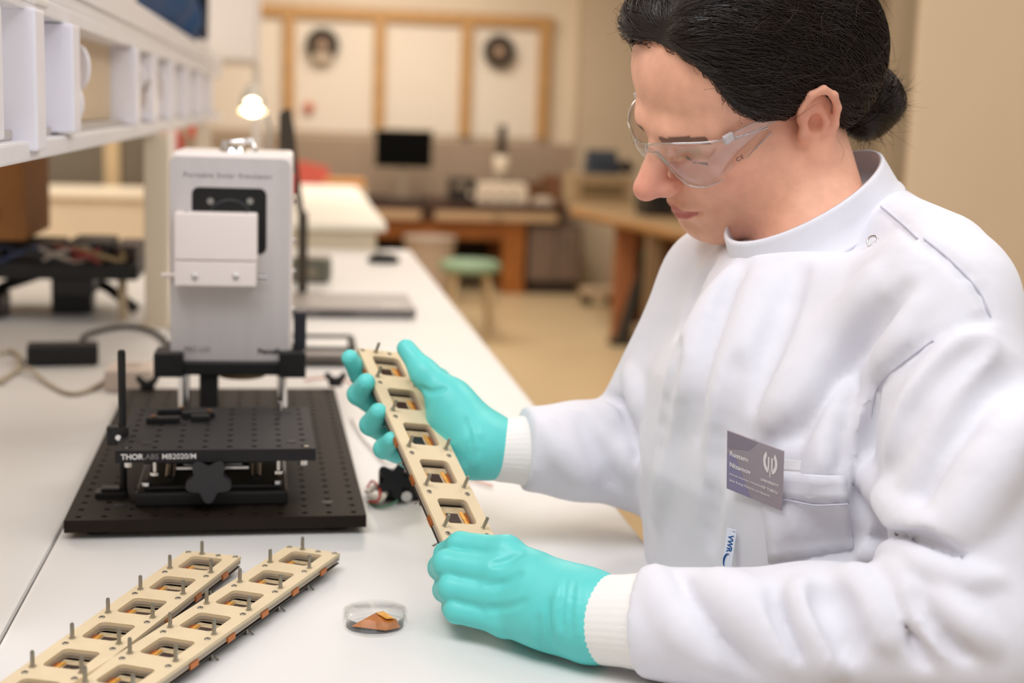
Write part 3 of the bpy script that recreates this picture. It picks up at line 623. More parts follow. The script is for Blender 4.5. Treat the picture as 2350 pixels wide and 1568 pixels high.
# handle and fittings on top
m = MB(); hx = ony(545, 345, SY+0.05)[0]-sx0
m.tube([(hx-0.02, 0.06, Z1+0.006), (hx-0.018, 0.06, Z1+0.016), (hx+0.018, 0.06, Z1+0.02), (hx+0.022, 0.06, Z1+0.006)], 0.004, 8); m.build('top_handle', CHROME, si)
MB().lathe([(0.0, 0.012), (0.012, 0.01), (0.016, 0.0)], 18, (hx-0.004, 0.035, Z1+0.006)).build('top_cap', CHROME, si)
for k, z in enumerate((0.06, 0.11, 0.15, 0.2)): MB().cyl((SW+0.003, 0.05, Z0+z), (SW+0.007, 0.05, Z0+z), 0.003, 10).build('side_screw', CHROME, si)
MB().b2((SW+0.004, 0.03, Z1-0.045), (SW+0.0065, 0.06, Z1-0.02)).build('red_sticker', mat('sticker_red', (204, 60, 58), 0.5), si)
# black stand
bz1 = ony(520, 824, SY-0.012)[2]-BT; bz0 = ony(520, 862, SY-0.012)[2]-BT; ax0, ax1 = ony(353, 840, SY-0.012)[0]-sx0, ony(702, 840, SY-0.012)[0]-sx0
MB().b2((ax0+0.002, -0.012, bz0), (ax1-0.002, 0.15, Z0-0.0005), 0.002).build('stand_plate', BLACK_PL, si)
MB().b2((ax0, -0.018, bz0-0.002), (ax0+0.036, 0.03, Z0+0.012), 0.002).build('stand_bracket', BLACK_PL, si)
MB().b2((ax1-0.034, -0.018, bz0-0.002), (ax1, 0.03, Z0+0.014), 0.002).build('stand_bracket', BLACK_PL, si)
MB().b2((SW+0.006, 0.02, Z0), (SW+0.022, 0.05, Z0+0.06), 0.002).build('side_block', mat('dark_blue_block', (36, 36, 44), 0.5), si)
for (x, r_) in ((ax0+0.036, 0.009), (ax1-0.03, 0.008)):
    MB().cyl((x, 0.0, 0.018), (x, 0.0, bz0), r_*0.8, 12).build('post', CHROME, si); MB().cyl((x, 0.0, 0), (x, 0.0, 0.019), r_*1.35, 14).build('post_holder', BLACK_AN, si)
MB().b2((ax0+0.055, -0.005, 0), (ax0+0.078, 0.02, bz0), 0.002).build('post_block', BLACK_PL, si)
MB().lathe([(0.0, bz0-0.014), (0.03, bz0-0.012), (0.036, bz0)], 24, ((ax0+ax1)/2+0.012, 0.05, 0)).build('light_outlet', mat('outlet_cream', (196, 172, 128), 0.4), si)
# thumb nuts on the board
for (px, py, lab) in ((338, 893, 'black thumb nut on the board left of the simulator stand'), (770, 885, 'black thumb nut at the far right board corner')):
    q = onboard(px, py); t = thing('thumb_nut', lab, 'nut', (q[0], q[1], BT))
    MB().cyl((0, 0, 0), (0, 0, 0.008), 0.011, 14).build('base', BLACK_PL, t)
    for s in (-1, 1): MB().tube([(0, 0, 0.007), (s*0.010, 0, 0.012), (s*0.014, 0, 0.019)], [0.005, 0.005, 0.004], 8).build('wing', BLACK_PL, t)
# ================================================================== cell holder strips
BEI = mat('strip_beige', (222, 203, 168), 0.5, var=0.05, scale=40); LAY = mat('strip_layer', (176, 162, 144), 0.5, var=0.1, scale=50); PCB = mat('strip_pcb', (58, 50, 42), 0.5)
COP = mat('copper_tab', (196, 118, 62), 0.35, 0.6); GOLD = mat('gold_foil', (246, 182, 84), 0.3, 0.35, var=0.35, scale=160); CELL = mat('cell_dark', (44, 24, 26), 0.18); GLS = mat('cell_glass', (206, 186, 150), 0.12, var=0.3, scale=90)
SCW = mat('screw_steel', (168, 164, 154), 0.3, 1.0); HW = 0.0275; Y1, Y0 = 0.05, -0.302
WIN = [0.0205-0.058*i for i in range(6)]
def strip_proto():
    r = thing('cell_holder_strip', 'x', 'cell holder')
    hl = lambda g: [rrect(0, y, 0.0155-g, 0.0175-g, 0.005) for y in WIN]
    m = MB(); m.bm(plate_with_holes(-HW, HW, Y0, Y1, -0.0030, 0, hl(0))); m.build('top_plate', BEI, r)
    for k, (za, zb, g, e_) in enumerate(((-0.0052, -0.0033, 0.0006, 0.0004), (-0.0074, -0.0055, 0.0002, 0.0004))):
        m = MB(); m.bm(plate_with_holes(-HW+e_, HW-e_, Y0+e_, Y1-e_, za, zb, hl(g))); m.build('spacer_plate', LAY, r)
    MB().b2((-HW+0.0006, Y0+0.0006, -0.0105), (HW-0.0006, Y1-0.0006, -0.0095), 0).build('circuit_board', PCB, r)
    scm = MB(); scm.tube([(0, 0, -0.002), (0, 0, 0.012), (0, 0, 0.0128)], [0.00155, 0.00155, 0.0011], 8)
    for k in range(10): z = 0.0015+0.001*k; scm.lathe([(0.00150, z), (0.0018, z+0.00045), (0.00150, z+0.0009)], 8)
    scm = scm.mesh('screw'); scm.materials.append(SCW)
    nut = MB(); nut.prism([(0.0030*math.cos(R(60*k)), 0.0030*math.sin(R(60*k))) for k in range(6)], 0.0, 0.0008); nut = nut.mesh('washer'); nut.materials.append(mat('washer_pale', (196, 188, 170), 0.3, 0.8))
    rv = MB(); rv.lathe([(0.0, 0.0003), (0.0009, 0.0003), (0.0011, 0.0008), (0.0024, 0.0006), (0.0027, 0.0)], 12); rv = rv.mesh('rivet'); rv.materials.append(mat('rivet_grey', (150, 142, 128), 0.35, 0.8))
    hd = MB().cyl((0, 0, 0.0002), (0, 0, 0.0009), 0.0008, 8).mesh('rivet_hole'); hd.materials.append(BLACK_PL)
    cel = MB().b2((-0.0062, -0.0062, 0), (0.0062, 0.0062, 0.0006)).mesh('cell'); cel.materials.append(CELL)
    gla = MB().b2((-0.0150, -0.0150, 0), (0.0150, 0.0150, 0.0008)).mesh('glass_pane'); gla.materials.append(GLS)
    gol = MB().b2((-0.0018, -0.009, 0), (0.0018, 0.009, 0.0009)).mesh('contact_foil'); gol.materials.append(GOLD)
    cop = MB().b2((-0.0009, -0.006, -0.0028), (0.0009, 0.006, 0.0020), 0.0003).mesh('copper_tab'); cop.materials.append(COP)
    def put(me, x, y, z, name=None, rz=0): o = obj(name or me.name.split('.')[0], me, None, r); o.location = (x, y, z); o.rotation_euler.z = rz; return o
    rows = [-0.058*i for i in range(6)]
    for y in rows:
        for s in (-1, 1):
            a = put(scm, s*0.0198, y-0.001, 0); put(nut, s*0.0198, y-0.001, 0.0001); put(rv, s*0.0198, y-0.0115, 0.0); put(hd, s*0.0198, y-0.0115, 0.0)
            put(cop, s*(HW+0.0003), y+0.012, -0.0062)
            # spring clip feet below
            c = MB(); c.b2((s*0.0225-0.0012, y-0.012, -0.0172), (s*0.0225+0.0012, y-0.009, -0.0105)); c.add([(s*0.0225, y-0.0105, -0.0108), (s*0.0225+s*0.007, y-0.0105, -0.0165), (s*0.0225+s*0.005, y-0.0105, -0.0172), (s*0.0225, y-0.0095, -0.0108), (s*0.0225+s*0.007, y-0.0095, -0.0165), (s*0.0225+s*0.005, y-0.0095, -0.0172)], [(0, 1, 2), (3, 5, 4), (0, 3, 4, 1), (1, 4, 5, 2), (2, 5, 3, 0)]); c.build('spring_clip', SCW, r)
    put(scm, -0.009, 0.0445, 0); put(nut, -0.009, 0.0445, 0.0001); put(rv, 0.007, 0.0448, 0); put(hd, 0.007, 0.0448, 0)
    for s in (-1, 1): put(rv, s*0.0235, 0.0462, 0)
    for i, y in enumerate(WIN):
        put(gla, 0, y, -0.0088); put(cel, -0.001, y-0.001, -0.0079)
        put(gol, 0.0098, y-0.001, -0.0078, rz=0.1); put(gol, -0.0112, y-0.001, -0.0078, rz=-0.05)
        for (s, zz, dx) in ((1, -0.0076, 0.0130), (-1, -0.0076, -0.0138)): MB().b2((dx-0.0012, y-0.007, zz), (dx+0.0012, y+0.006, zz+0.0012), 0.0002).build('contact_clip', COP, r)
    return r
sp1 = strip_proto()
def place_strip(o, l0, r0, l4, r4, label, dz):
    A0, B0, A4, B4 = [Vector(onz(*q, ZB+dz)) for q in (l0, r0, l4, r4)]
    c = (A0+B0)/2; d = ((A0-A4)+(B0-B4)).normalized(); o.location = c; o.rotation_euler = (0, 0, math.atan2(d.y, d.x)-math.pi/2); tag(o, label, 'cell holder', 'beige cell holder strips')
place_strip(sp1, (622, 1291), (710, 1303), (303, 1495), (407, 1517), 'right beige cell holder strip lying on the bench beside the petri dish', 0.0176)
sp2 = copy_tree(sp1); place_strip(sp2, (392, 1305), (484, 1313), (80, 1525), (190, 1545), 'left beige cell holder strip lying on the bench nearest the seam', 0.0176)
sp3 = copy_tree(sp1); tag(sp3, 'beige cell holder strip held up in both gloved hands')
SM = Matrix(((0.9405, -0.2144, 0.2635, 0.107), (0.3017, 0.8838, -0.3577, 1.3978), (-0.1562, 0.4159, 0.8959, 1.1399), (0, 0, 0, 1)))
sp3.matrix_world = Matrix.Translation(SM.to_translation()) @ SM.to_3x3().to_quaternion().to_matrix().to_4x4()
# ================================================================== petri dish with film
pc = (onz(785, 1438, ZB)+onz(935, 1438, ZB))/2; pd = thing('petri_dish', 'clear round petri dish standing on the white bench', 'petri dish', (pc[0], pc[1], ZB))
CLR = mat_clear('clear_plastic', (0.985, 0.985, 0.985), 0.05, 0.28, 0.01)
MB().lathe([(0.0, 0.0), (0.0255, 0.0), (0.0258, 0.011), (0.0247, 0.011), (0.0243, 0.0012), (0.0, 0.0012)], 48).build('dish', CLR, pd)
MB().lathe([(0.0, 0.0142), (0.0275, 0.0142), (0.0276, 0.004), (0.0266, 0.004), (0.0264, 0.0131), (0.0, 0.0131)], 48).build('lid', CLR, pd)
fm = thing('amber_film', 'folded amber film fragment lying inside the petri dish', 'film', (pc[0], pc[1], ZB+0.0015))
AM = mat('amber_film', (186, 108, 34), 0.3, var=0.25, scale=90); AM2 = mat('amber_fold', (226, 160, 60), 0.3)
def sheet(vs, name, m, t=0.0004):
    n = len(vs); MBB = MB(); MBB.add([tuple(v) for v in vs]+[(v[0], v[1], v[2]+t) for v in vs], [tuple(range(n-1, -1, -1)), tuple(range(n, 2*n))]+[(i, (i+1) % n, n+(i+1) % n, n+i) for i in range(n)]); return MBB.build(name, m, fm)
sheet([(-0.020, -0.004, 0.0004), (0.008, -0.0155, 0.0004), (0.021, -0.010, 0.0006), (0.018, 0.001, 0.004), (0.004, 0.012, 0.006), (0.001, 0.011, 0.006)], 'lower_sheet', AM)
sheet([(0.001, 0.0108, 0.0066), (0.008, 0.012, 0.007), (0.0165, -0.0005, 0.005), (0.0095, -0.002, 0.0055)], 'folded_corner', AM2)
# ================================================================== star knob clamp with wires beside the board
kp = onz(905, 1160, ZB); kc = thing('knob_clamp', 'black star knob clamp with wires lying beside the breadboard', 'clamp', (kp[0], kp[1]+0.012, ZB))
pts = []
for i in range(60):
    a = 2*math.pi*i/60; rr = 0.0165+0.0052*math.cos(5*a+0.6); pts.append((rr*math.cos(a), rr*math.sin(a)))
MB().prism(pts, 0, 0.013, Matrix.Translation((0.0, 0.0, 0.0245)) @ Matrix.Rotation(R(72), 4, 'X')).build('star_knob', BLACK_PL, kc)
MB().tube([(0, -0.012, 0.0285), (0, 0.004, 0.0235)], 0.0045, 12).build('knob_shaft', STEEL, kc)
MB().b2((-0.016, 0.003, 0), (0.036, 0.024, 0.034), 0.004).build('clamp_body', BLACK_AN, kc)
MB().cyl((0.014, -0.006, 0.008), (0.014, 0.006, 0.008), 0.006, 12).build('bolt', CHROME, kc)
def wire(name, px, col, r, lab, z=0.003):
    pts = [onz(x, y, ZB+zz) for x, y, zz in px]
    # smooth
    out = []
    for i in range(len(pts)-1):
        p0 = pts[max(i-1, 0)]; p1 = pts[i]; p2 = pts[i+1]; p3 = pts[min(i+2, len(pts)-1)]
        for k in range(8):
            t = k/8; out.append(0.5*((2*p1)+(-p0+p2)*t+(2*p0-5*p1+4*p2-p3)*t*t+(-p0+3*p1-3*p2+p3)*t**3))
    out.append(pts[-1]); o = MB().tube(out, r, 8).build(name, col); tag(o, lab, 'wire'); return o
RW = mat('wire_red', (192, 60, 50), 0.5); GW = mat('wire_green', (90, 140, 110), 0.5); WW = mat('wire_white', (226, 216, 200), 0.5); OW = mat('wire_orange', (206, 128, 92), 0.5)
wire('red_wire', [(842, 1120, .004), (856, 1104, .012), (872, 1128, .02), (866, 1150, .012), (846, 1152, .004)], RW, 0.0013, 'thin red wire loop between the breadboard and the knob clamp')
wire('white_wire', [(842, 1132, .004), (862, 1118, .010), (885, 1122, .014), (872, 1146, .01), (850, 1140, .004)], WW, 0.0042, 'thick white wire loop beside the black knob clamp')
wire('green_wire', [(844, 1152, .003), (868, 1164, .003), (893, 1160, .004), (912, 1150, .01)], GW, 0.0014, 'thin green wire running under the knob clamp')
wire('pink_wire', [(930, 1096, .003), (1000, 1090, .003), (1062, 1096, .003), (1100, 1106, .003), (1130, 1115, .003)], mat('wire_pink', (240, 190, 176), 0.5), 0.0014, 'thin pink wire crossing the bench under the far sleeve')
wire('orange_wire', [(700, 872, .004), (742, 868, .012), (776, 872, .014), (806, 880, .012), (822, 905, .004)], OW, 0.0016, 'orange wire bundle behind the far board corner')
wire('grey_wire', [(806, 960, .003), (828, 1000, .003), (858, 1035, .003), (880, 1060, .003), (905, 1065, .003)], mat('wire_grey', (208, 200, 192), 0.5), 0.0012, 'thin grey wire lying between board and hand')
# ================================================================== things further along the bench
lp0 = onz(955, 728, ZB+0.004); lp = thing('laptop', 'closed grey laptop lying flat on the bench behind the simulator', 'laptop', (lp0[0], lp0[1], ZB))
LG = mat('laptop_grey', (150, 142, 136), 0.4); 
MB().b2((-0.33, 0, 0.004), (0, 0.235, 0.014), 0.003).build('base', mat('laptop_base', (120, 114, 112), 0.45), lp)
MB().b2((-0.33, 0.0, 0.0145), (0, 0.235, 0.0215), 0.003).build('lid', LG, lp)
MB().b2((-0.205, -0.0008, 0.006), (-0.13, 0.004, 0.0125)).build('port_strip', mat('port_dark', (80, 76, 76), 0.5), lp)
for k in range(3): MB().b2((-0.29+0.03*k, -0.0008, 0.007), (-0.275+0.03*k, 0.003, 0.011)).build('port', mat('port_dark', (80, 76, 76), 0.5), lp)
MB().b2((-0.07, 0.03, 0.0214), (-0.03, 0.05, 0.0219)).build('lid_badge', mat('badge_pale', (205, 198, 190), 0.4), lp)
for (x, y) in ((-0.31, 0.02), (-0.02, 0.02), (-0.31, 0.215), (-0.02, 0.215)): MB().cyl((x, y, 0), (x, y, 0.0045), 0.007, 10).build('foot', BLACK_PL, lp)
q = onz(880, 603, ZB); ms = thing('computer_mouse', 'black computer mouse on the far end of the bench', 'mouse', (q[0], q[1], ZB))
m = MB(); bm = bmesh.new(); bmesh.ops.create_uvsphere(bm, u_segments=20, v_segments=12, radius=1)
for v in bm.verts: v.co = Vector((v.co.x*0.046, v.co.y*0.034, max(v.co.z, -0.3)*0.022+0.007))
m.bm(bm, True); m.build('shell', mat('mouse_black', (30, 28, 26), 0.5), ms); MB().cyl((-0.018, -0.004, 0.0262), (-0.018, 0.004, 0.0262), 0.005, 10).build('scroll_wheel', mat('wheel_grey', (80, 76, 72), 0.5), ms)
q = onz(700, 650, ZB); gb = thing('grey_adapter_box', 'dark grey green adapter box behind the laptop', 'box', (q[0]+0.01, q[1], ZB), (0, 0, R(-8)))
MB().b2((-0.05, 0, 0), (0.045, 0.1, 0.055), 0.006).build('body', mat('adapter_grey', (104, 98, 84), 0.5, col2=(84, 96, 84), scale=12), gb); MB().b2((-0.04, -0.001, 0.015), (0.02, 0.002, 0.04)).build('label_plate', mat('adapter_plate', (130, 120, 104), 0.5), gb)
MB().b2((-0.045, 0.005, 0.055), (0.04, 0.095, 0.061), 0.003).build('lid', mat('adapter_lid', (128, 116, 96), 0.5), gb)
# black wire frame rack between board and laptop
r0 = onz(832, 838, ZB+0.004); rk = thing('wire_rack', 'black rectangular frame rack lying behind the breadboard', 'rack', (r0[0]-0.012, r0[1], ZB))
def loop_frame(z, y0, y1, x0, x1, r_, name, m): MB().tube([(x0, y0, z), (x1-0.008, y0, z), (x1, y0+0.008, z), (x1, y1-0.008, z), (x1-0.008, y1, z), (x0, y1, z)], r_, 8).build(name, m, rk)
FRM = mat('rack_black', (48, 44, 38), 0.5)
loop_frame(0.028, 0.02, 0.15, -0.2, 0, 0.0035, 'upper_frame', FRM); loop_frame(0.004, 0, 0.15, -0.2, 0, 0.004, 'lower_frame', FRM)
for y in (0.03, 0.14): MB().cyl((-0.004, y, 0.004), (-0.004, y, 0.028), 0.0035, 8).build('upright', FRM, rk)
MB().b2((-0.2, 0.03, 0.008), (-0.012, 0.11, 0.016), 0.002).build('tray', mat('tray_grey', (150, 142, 136), 0.45), rk)
# tall dark flat panel beside the simulator (a tablet on its edge)
a0 = ony(642, 250, 3.1); a1 = ony(700, 508, 3.1); tp = thing('dark_panel', 'tall thin dark panel leaning behind the solar simulator', 'panel', (0, 3.1, 0))
def W(px, py, Y): p = ony(px, py, 3.1); return (p[0], Y-3.1, p[2])
pg = [(640, 262), (652, 250), (668, 250), (676, 300), (684, 380), (700, 505), (692, 510), (684, 500), (664, 372), (640, 372)]
vs = [W(x, y, 3.1) for x, y in pg]+[W(x, y, 3.1+0.03) for x, y in pg]; vs = vs[:10]+[(v[0], 0.03, v[2]) for v in vs[:10]]
MB().add(vs, [tuple(range(10)), tuple(range(19, 9, -1))]+[(i, 10+i, 10+(i+1) % 10, (i+1) % 10) for i in range(10)]).build('panel', mat('panel_dark', (62, 52, 40), 0.5), tp)
zf = W(694, 508, 3.1); MB().b2((zf[0]-0.01, -0.02, ZB), (zf[0]+0.012, 0.05, zf[2]+0.02), 0.004).build('stand_leg', mat('panel_dark', (62, 52, 40), 0.5), tp); MB().b2((zf[0]-0.07, -0.04, ZB), (zf[0]+0.05, 0.07, ZB+0.012), 0.004).build('stand_foot', mat('panel_dark', (62, 52, 40), 0.5), tp)
# desk lamp shining behind
q = ony(580, 236, 3.3); dl = thing('desk_lamp', 'small lit desk lamp on a gooseneck behind the simulator', 'lamp', (q[0], 3.3, ZB))
hz = q[2]-ZB
MB().lathe([(0.0, 0.015), (0.06, 0.012), (0.065, 0.0)], 20, (0.03, 0.06, 0)).build('base', STEEL, dl)
MB().tube([(0.03, 0.06, 0.01), (0.03, 0.06, 0.15), (0.035, 0.05, 0.3), (0.04, 0.03, hz-0.06), (0.025, 0.01, hz-0.02), (0, 0.0, hz+0.02)], 0.006, 8).build('gooseneck', CHROME, dl)
MB().tube([(0, 0.005, hz+0.04), (0, -0.0, hz+0.015), (0, -0.015, hz-0.02)], [0.012, 0.026, 0.032], 16, cap=False).build('shade', mat('lamp_shade', (210, 200, 185), 0.4), dl)
bm = bmesh.new(); bmesh.ops.create_uvsphere(bm, u_segments=16, v_segments=10, radius=0.024)
for v in bm.verts: v.co += Vector((0, -0.018, hz-0.008))
m = MB(); m.bm(bm, True); m.build('bulb', mat('lamp_bulb', (255, 238, 200), 0.5, emit=9.0), dl)
# ================================================================== overhead service shelf on the left
SX = -0.256
sh = thing('overhead_shelf', 'white overhead service shelf with socket rail above the bench', 'shelf', (SX, 0, 0))
MB().b2((-0.30, 1.05, 1.515), (0.0, 5.2, 1.572), 0.003).build('shelf_board', WHITE_MET, sh)
MB().b2((0.0005, 1.05, 1.532), (0.004, 5.2, 1.571), 0.001).build('front_lip', WHITE_MET, sh)
MB().b2((-0.03, 1.05, 1.497), (0.003, 5.2, 1.5145), 0.002).build('upper_rail', WHITE_MET, sh)
MB().b2((-0.05, 1.05, 1.352), (0.004, 5.2, 1.372), 0.003).build('lower_rail', WHITE_MET, sh)
MB().b2((-0.045, 1.05, 1.372), (-0.012, 5.2, 1.382), 0.002).build('rail_groove', mat('rail_grey', (190, 184, 180), 0.45), sh)
for y in (2.72, 4.15): 
    MB().b2((-0.022, y-0.022, ZB), (0.022, y+0.022, 1.351), 0.004).build('post', mat('post_cream', (212, 198, 176), 0.45), sh)
    MB().b2((-0.03, y-0.03, ZB), (0.03, y+0.03, ZB+0.008), 0.003).build('post_foot', mat('post_cream', (212, 198, 176), 0.45), sh)
MB().b2((-0.045, 1.10, ZB), (0.0, 1.14, 1.515), 0.004).build('post', mat('post_cream', (212, 198, 176), 0.45), sh)
COOLW = mat('socket_white', (246, 245, 255), 0.35)
def divider(y, w_, d, z0=1.375, z1=1.496): return MB().b2((-0.05, y-w_/2, z0), (d, y+w_/2, z1), 0.003).build('divider', COOLW, sh)
divider(1.27, 0.10, -0.002); divider(1.43, 0.05, 0.012, 1.362, 1.499); divider(1.65, 0.05, 0.014); divider(2.33, 0.045, 0.010)
for y in (2.66, 3.05, 3.5, 4.0, 4.5): divider(y, 0.07, 0.006)
def back_plate(y0, y1, m): MB().b2((-0.05, y0, 1.383), (-0.03, y1, 1.496), 0.002).build('socket_plate', m, sh)
WARMP = mat('plate_warm', (214, 194, 166), 0.5)
back_plate(1.46, 1.62, COOLW); back_plate(1.68, 1.95, WARMP); back_plate(1.98, 2.30, WARMP); back_plate(2.36, 2.62, WARMP); back_plate(2.7, 4.45, mat('plate_cream', (220, 206, 186), 0.5))
# socket flaps (open covers) seen edge on
def flap(y, z, h, rot, d=0.012):
    f = MB(); n = 18; vs = []
    for k in range(n): a = 2*math.pi*k/n; vs.append((0, 0.02*math.cos(a)*0.9, h/2*math.sin(a)))
    f.add([(v[0], v[1], v[2]) for v in vs]+[(v[0]+0.004, v[1], v[2]) for v in vs], [tuple(range(n-1, -1, -1)), tuple(range(n, 2*n))]+[(i, (i+1) % n, n+(i+1) % n, n+i) for i in range(n)])
    o = f.build('socket_flap', COOLW, sh); o.location = (d-0.02, y, z); o.rotation_euler = (0, 0, rot)
    h2 = MB().cyl((0, 0, h/2-0.004), (0.006, 0, h/2-0.004), 0.003, 8).build('flap_hinge', BLACK_PL, sh); h2.location = o.location
flap(1.80, 1.452, 0.055, R(55)); flap(1.74, 1.408, 0.05, R(55)); flap(2.44, 1.45, 0.05, R(55)); flap(2.52, 1.42, 0.05, R(50)); flap(2.85, 1.44, 0.06, R(50))
for y, z in ((1.54, 1.485), (1.54, 1.392)): MB().b2((-0.029, y-0.05, z-0.003), (-0.022, y+0.05, z+0.002)).build('slot', mat('slot_grey', (140, 138, 142), 0.5), sh)
MB().tube([(0.004, 2.48, 1.432), (0.006, 2.52, 1.445), (0.004, 2.55, 1.447)], 0.004, 6).build('lever', mat('lever_grey', (120, 112, 104), 0.4), sh)
MB().b2((-0.28, 1.22, 1.505), (0.006, 1.52, 1.5148), 0.003).build('under_lamp', mat('lamp_diffuser', (244, 244, 242), 0.4), sh)
# ================================================================== the person
def V3(*a): return np.array(a, float)
# ---- head frame: x = person's right, y = face forward, z = up
ha, hp, hr = R(13.0), R(30.5), R(-17.5)
HO = V3(0.4132, 1.2410, 1.4392)
hf = V3(-math.cos(ha)*math.cos(hp), -math.sin(ha)*math.cos(hp), -math.sin(hp))
hl0 = V3(math.sin(ha), -math.cos(ha), 0); hu0 = np.cross(hl0, hf); hu0 = hu0 if hu0[2] > 0 else -hu0
hl = hl0*math.cos(hr)+hu0*math.sin(hr); hu = -hl0*math.sin(hr)+hu0*math.cos(hr)
HM = np.eye(4); HM[:3, 0] = -hl; HM[:3, 1] = hf; HM[:3, 2] = hu; HM[:3, 3] = HO
HI = np.linalg.inv(HM)
def h2w(p): return HM[:3, :3] @ np.array(p, float)+HO
def w2h(p): return HI[:3, :3] @ np.array(p, float)+HI[:3, 3]
# ---- body landmarks (world)
SN = dep(2160, 692, 1.11); SF = dep(1660, 660, 1.40)       # near (left) and far (right) shoulder
MIDS = (SN+SF)/2
sdir = (SN-SF)/np.linalg.norm(SN-SF); sdir[2] = 0; sdir /= np.linalg.norm(sdir)   # towards person's left
bf = V3(-(-sdir[1]), -sdir[0], 0) if False else V3(sdir[1], -sdir[0], 0)           # body forward
if bf[0] > 0: bf = -bf
NB = MIDS+V3(0, 0, 0.03)-bf*0.005                        # neck base
# ---- body mesh: head, neck and chest under the coat
hb = Field((-0.13, -0.16, -0.30), (0.13, 0.16, 0.15), 0.0018)
nb = w2h(NB); nb2 = w2h(NB-V3(0, 0, 0.10))
hb.ell((0, -0.012, 0.038), (0.0755, 0.094, 0.082), 0.0)
hb.ell((0, 0.034, 0.046), (0.0740, 0.0620, 0.066), 0.02)            # forehead
hb.ell((0, 0.030, -0.030), (0.062, 0.060, 0.075), 0.025)          # mid face
for sx in (-1, 1):
    hb.ell((sx*0.040, 0.052, -0.030), (0.027, 0.032, 0.030), 0.02)   # cheeks
    hb.cone((sx*0.054, 0.000, -0.062), 0.022, (sx*0.018, 0.068, -0.096), 0.020, 0.02)  # jaw line
    hb.ell((sx*0.052, 0.018, -0.045), (0.022, 0.045, 0.042), 0.02)
hb.ell((0, 0.072, -0.096), (0.026, 0.022, 0.020), 0.014)          # chin
hb.ell((0, 0.022, -0.095), (0.046, 0.060, 0.026), 0.022)          # flesh under the jaw
hb.chain([(-0.050, 0.070, 0.018), (-0.020, 0.087, 0.017), (0.020, 0.087, 0.017), (0.050, 0.070, 0.018)], [0.010, 0.0120, 0.0120, 0.010], 0.018)  # brow
for sx in (-1, 1):
    hb.ell((sx*0.032, 0.104, -0.001), (0.020, 0.020, 0.0135), 0.012, 'cut')
    hb.ell((sx*0.032, 0.0735, -0.002), (0.0145, 0.0140, 0.0125), 0.003)     # lowered eyelid
    hb.chain([(sx*0.020, 0.0835, -0.0085), (sx*0.032, 0.0868, -0.0105), (sx*0.044, 0.080, -0.0085)], 0.0018, 0.003)
# muzzle, lips
hb.ell((0, 0.078, -0.066), (0.030, 0.022, 0.026), 0.014)
hb.chain([(-0.021, 0.0875, -0.0690), (-0.010, 0.0965, -0.0650), (0, 0.0985, -0.0660), (0.010, 0.0965, -0.0650), (0.021, 0.0875, -0.0690)], [0.002, 0.0052, 0.0056, 0.0052, 0.002], 0.004)
hb.chain([(-0.020, 0.0870, -0.0715), (-0.009, 0.0945, -0.0755), (0, 0.0960, -0.0765), (0.009, 0.0945, -0.0755), (0.020, 0.0870, -0.0715)], [0.0022, 0.0062, 0.0072, 0.0062, 0.0022], 0.003)
hb.chain([(-0.024, 0.0890, -0.0705), (-0.010, 0.1035, -0.0705), (0, 0.106, -0.0708), (0.010, 0.1035, -0.0705), (0.024, 0.0890, -0.0705)], 0.0016, 0.003, 'cut')
hb.cone((-0.014, 0.099, -0.0875), 0.004, (0.014, 0.099, -0.0875), 0.004, 0.010, 'cut')
# nose
hb.chain([(0, 0.088, 0.013), (0, 0.0985, -0.003), (0, 0.112, -0.018), (0, 0.1235, -0.0295)], [0.009, 0.0085, 0.0092, 0.0098], 0.012)
hb.ell((0, 0.1245, -0.0305), (0.0105, 0.0108, 0.0098), 0.010)
for sx in (-1, 1):
    hb.ell((sx*0.0120, 0.1070, -0.0365), (0.0068, 0.0110, 0.0076), 0.010)
    hb.ell((sx*0.0070, 0.1140, -0.0455), (0.0036, 0.0065, 0.0042), 0.003, 'cut')
    hb.chain([(sx*0.0190, 0.1010, -0.031), (sx*0.0210, 0.0970, -0.038), (sx*0.0200, 0.0940, -0.045)], 0.0022, 0.004, 'cut')
    hb.chain([(sx*0.021, 0.095, -0.048), (sx*0.030, 0.0885, -0.062)], 0.0022, 0.009, 'cut')    # smile fold
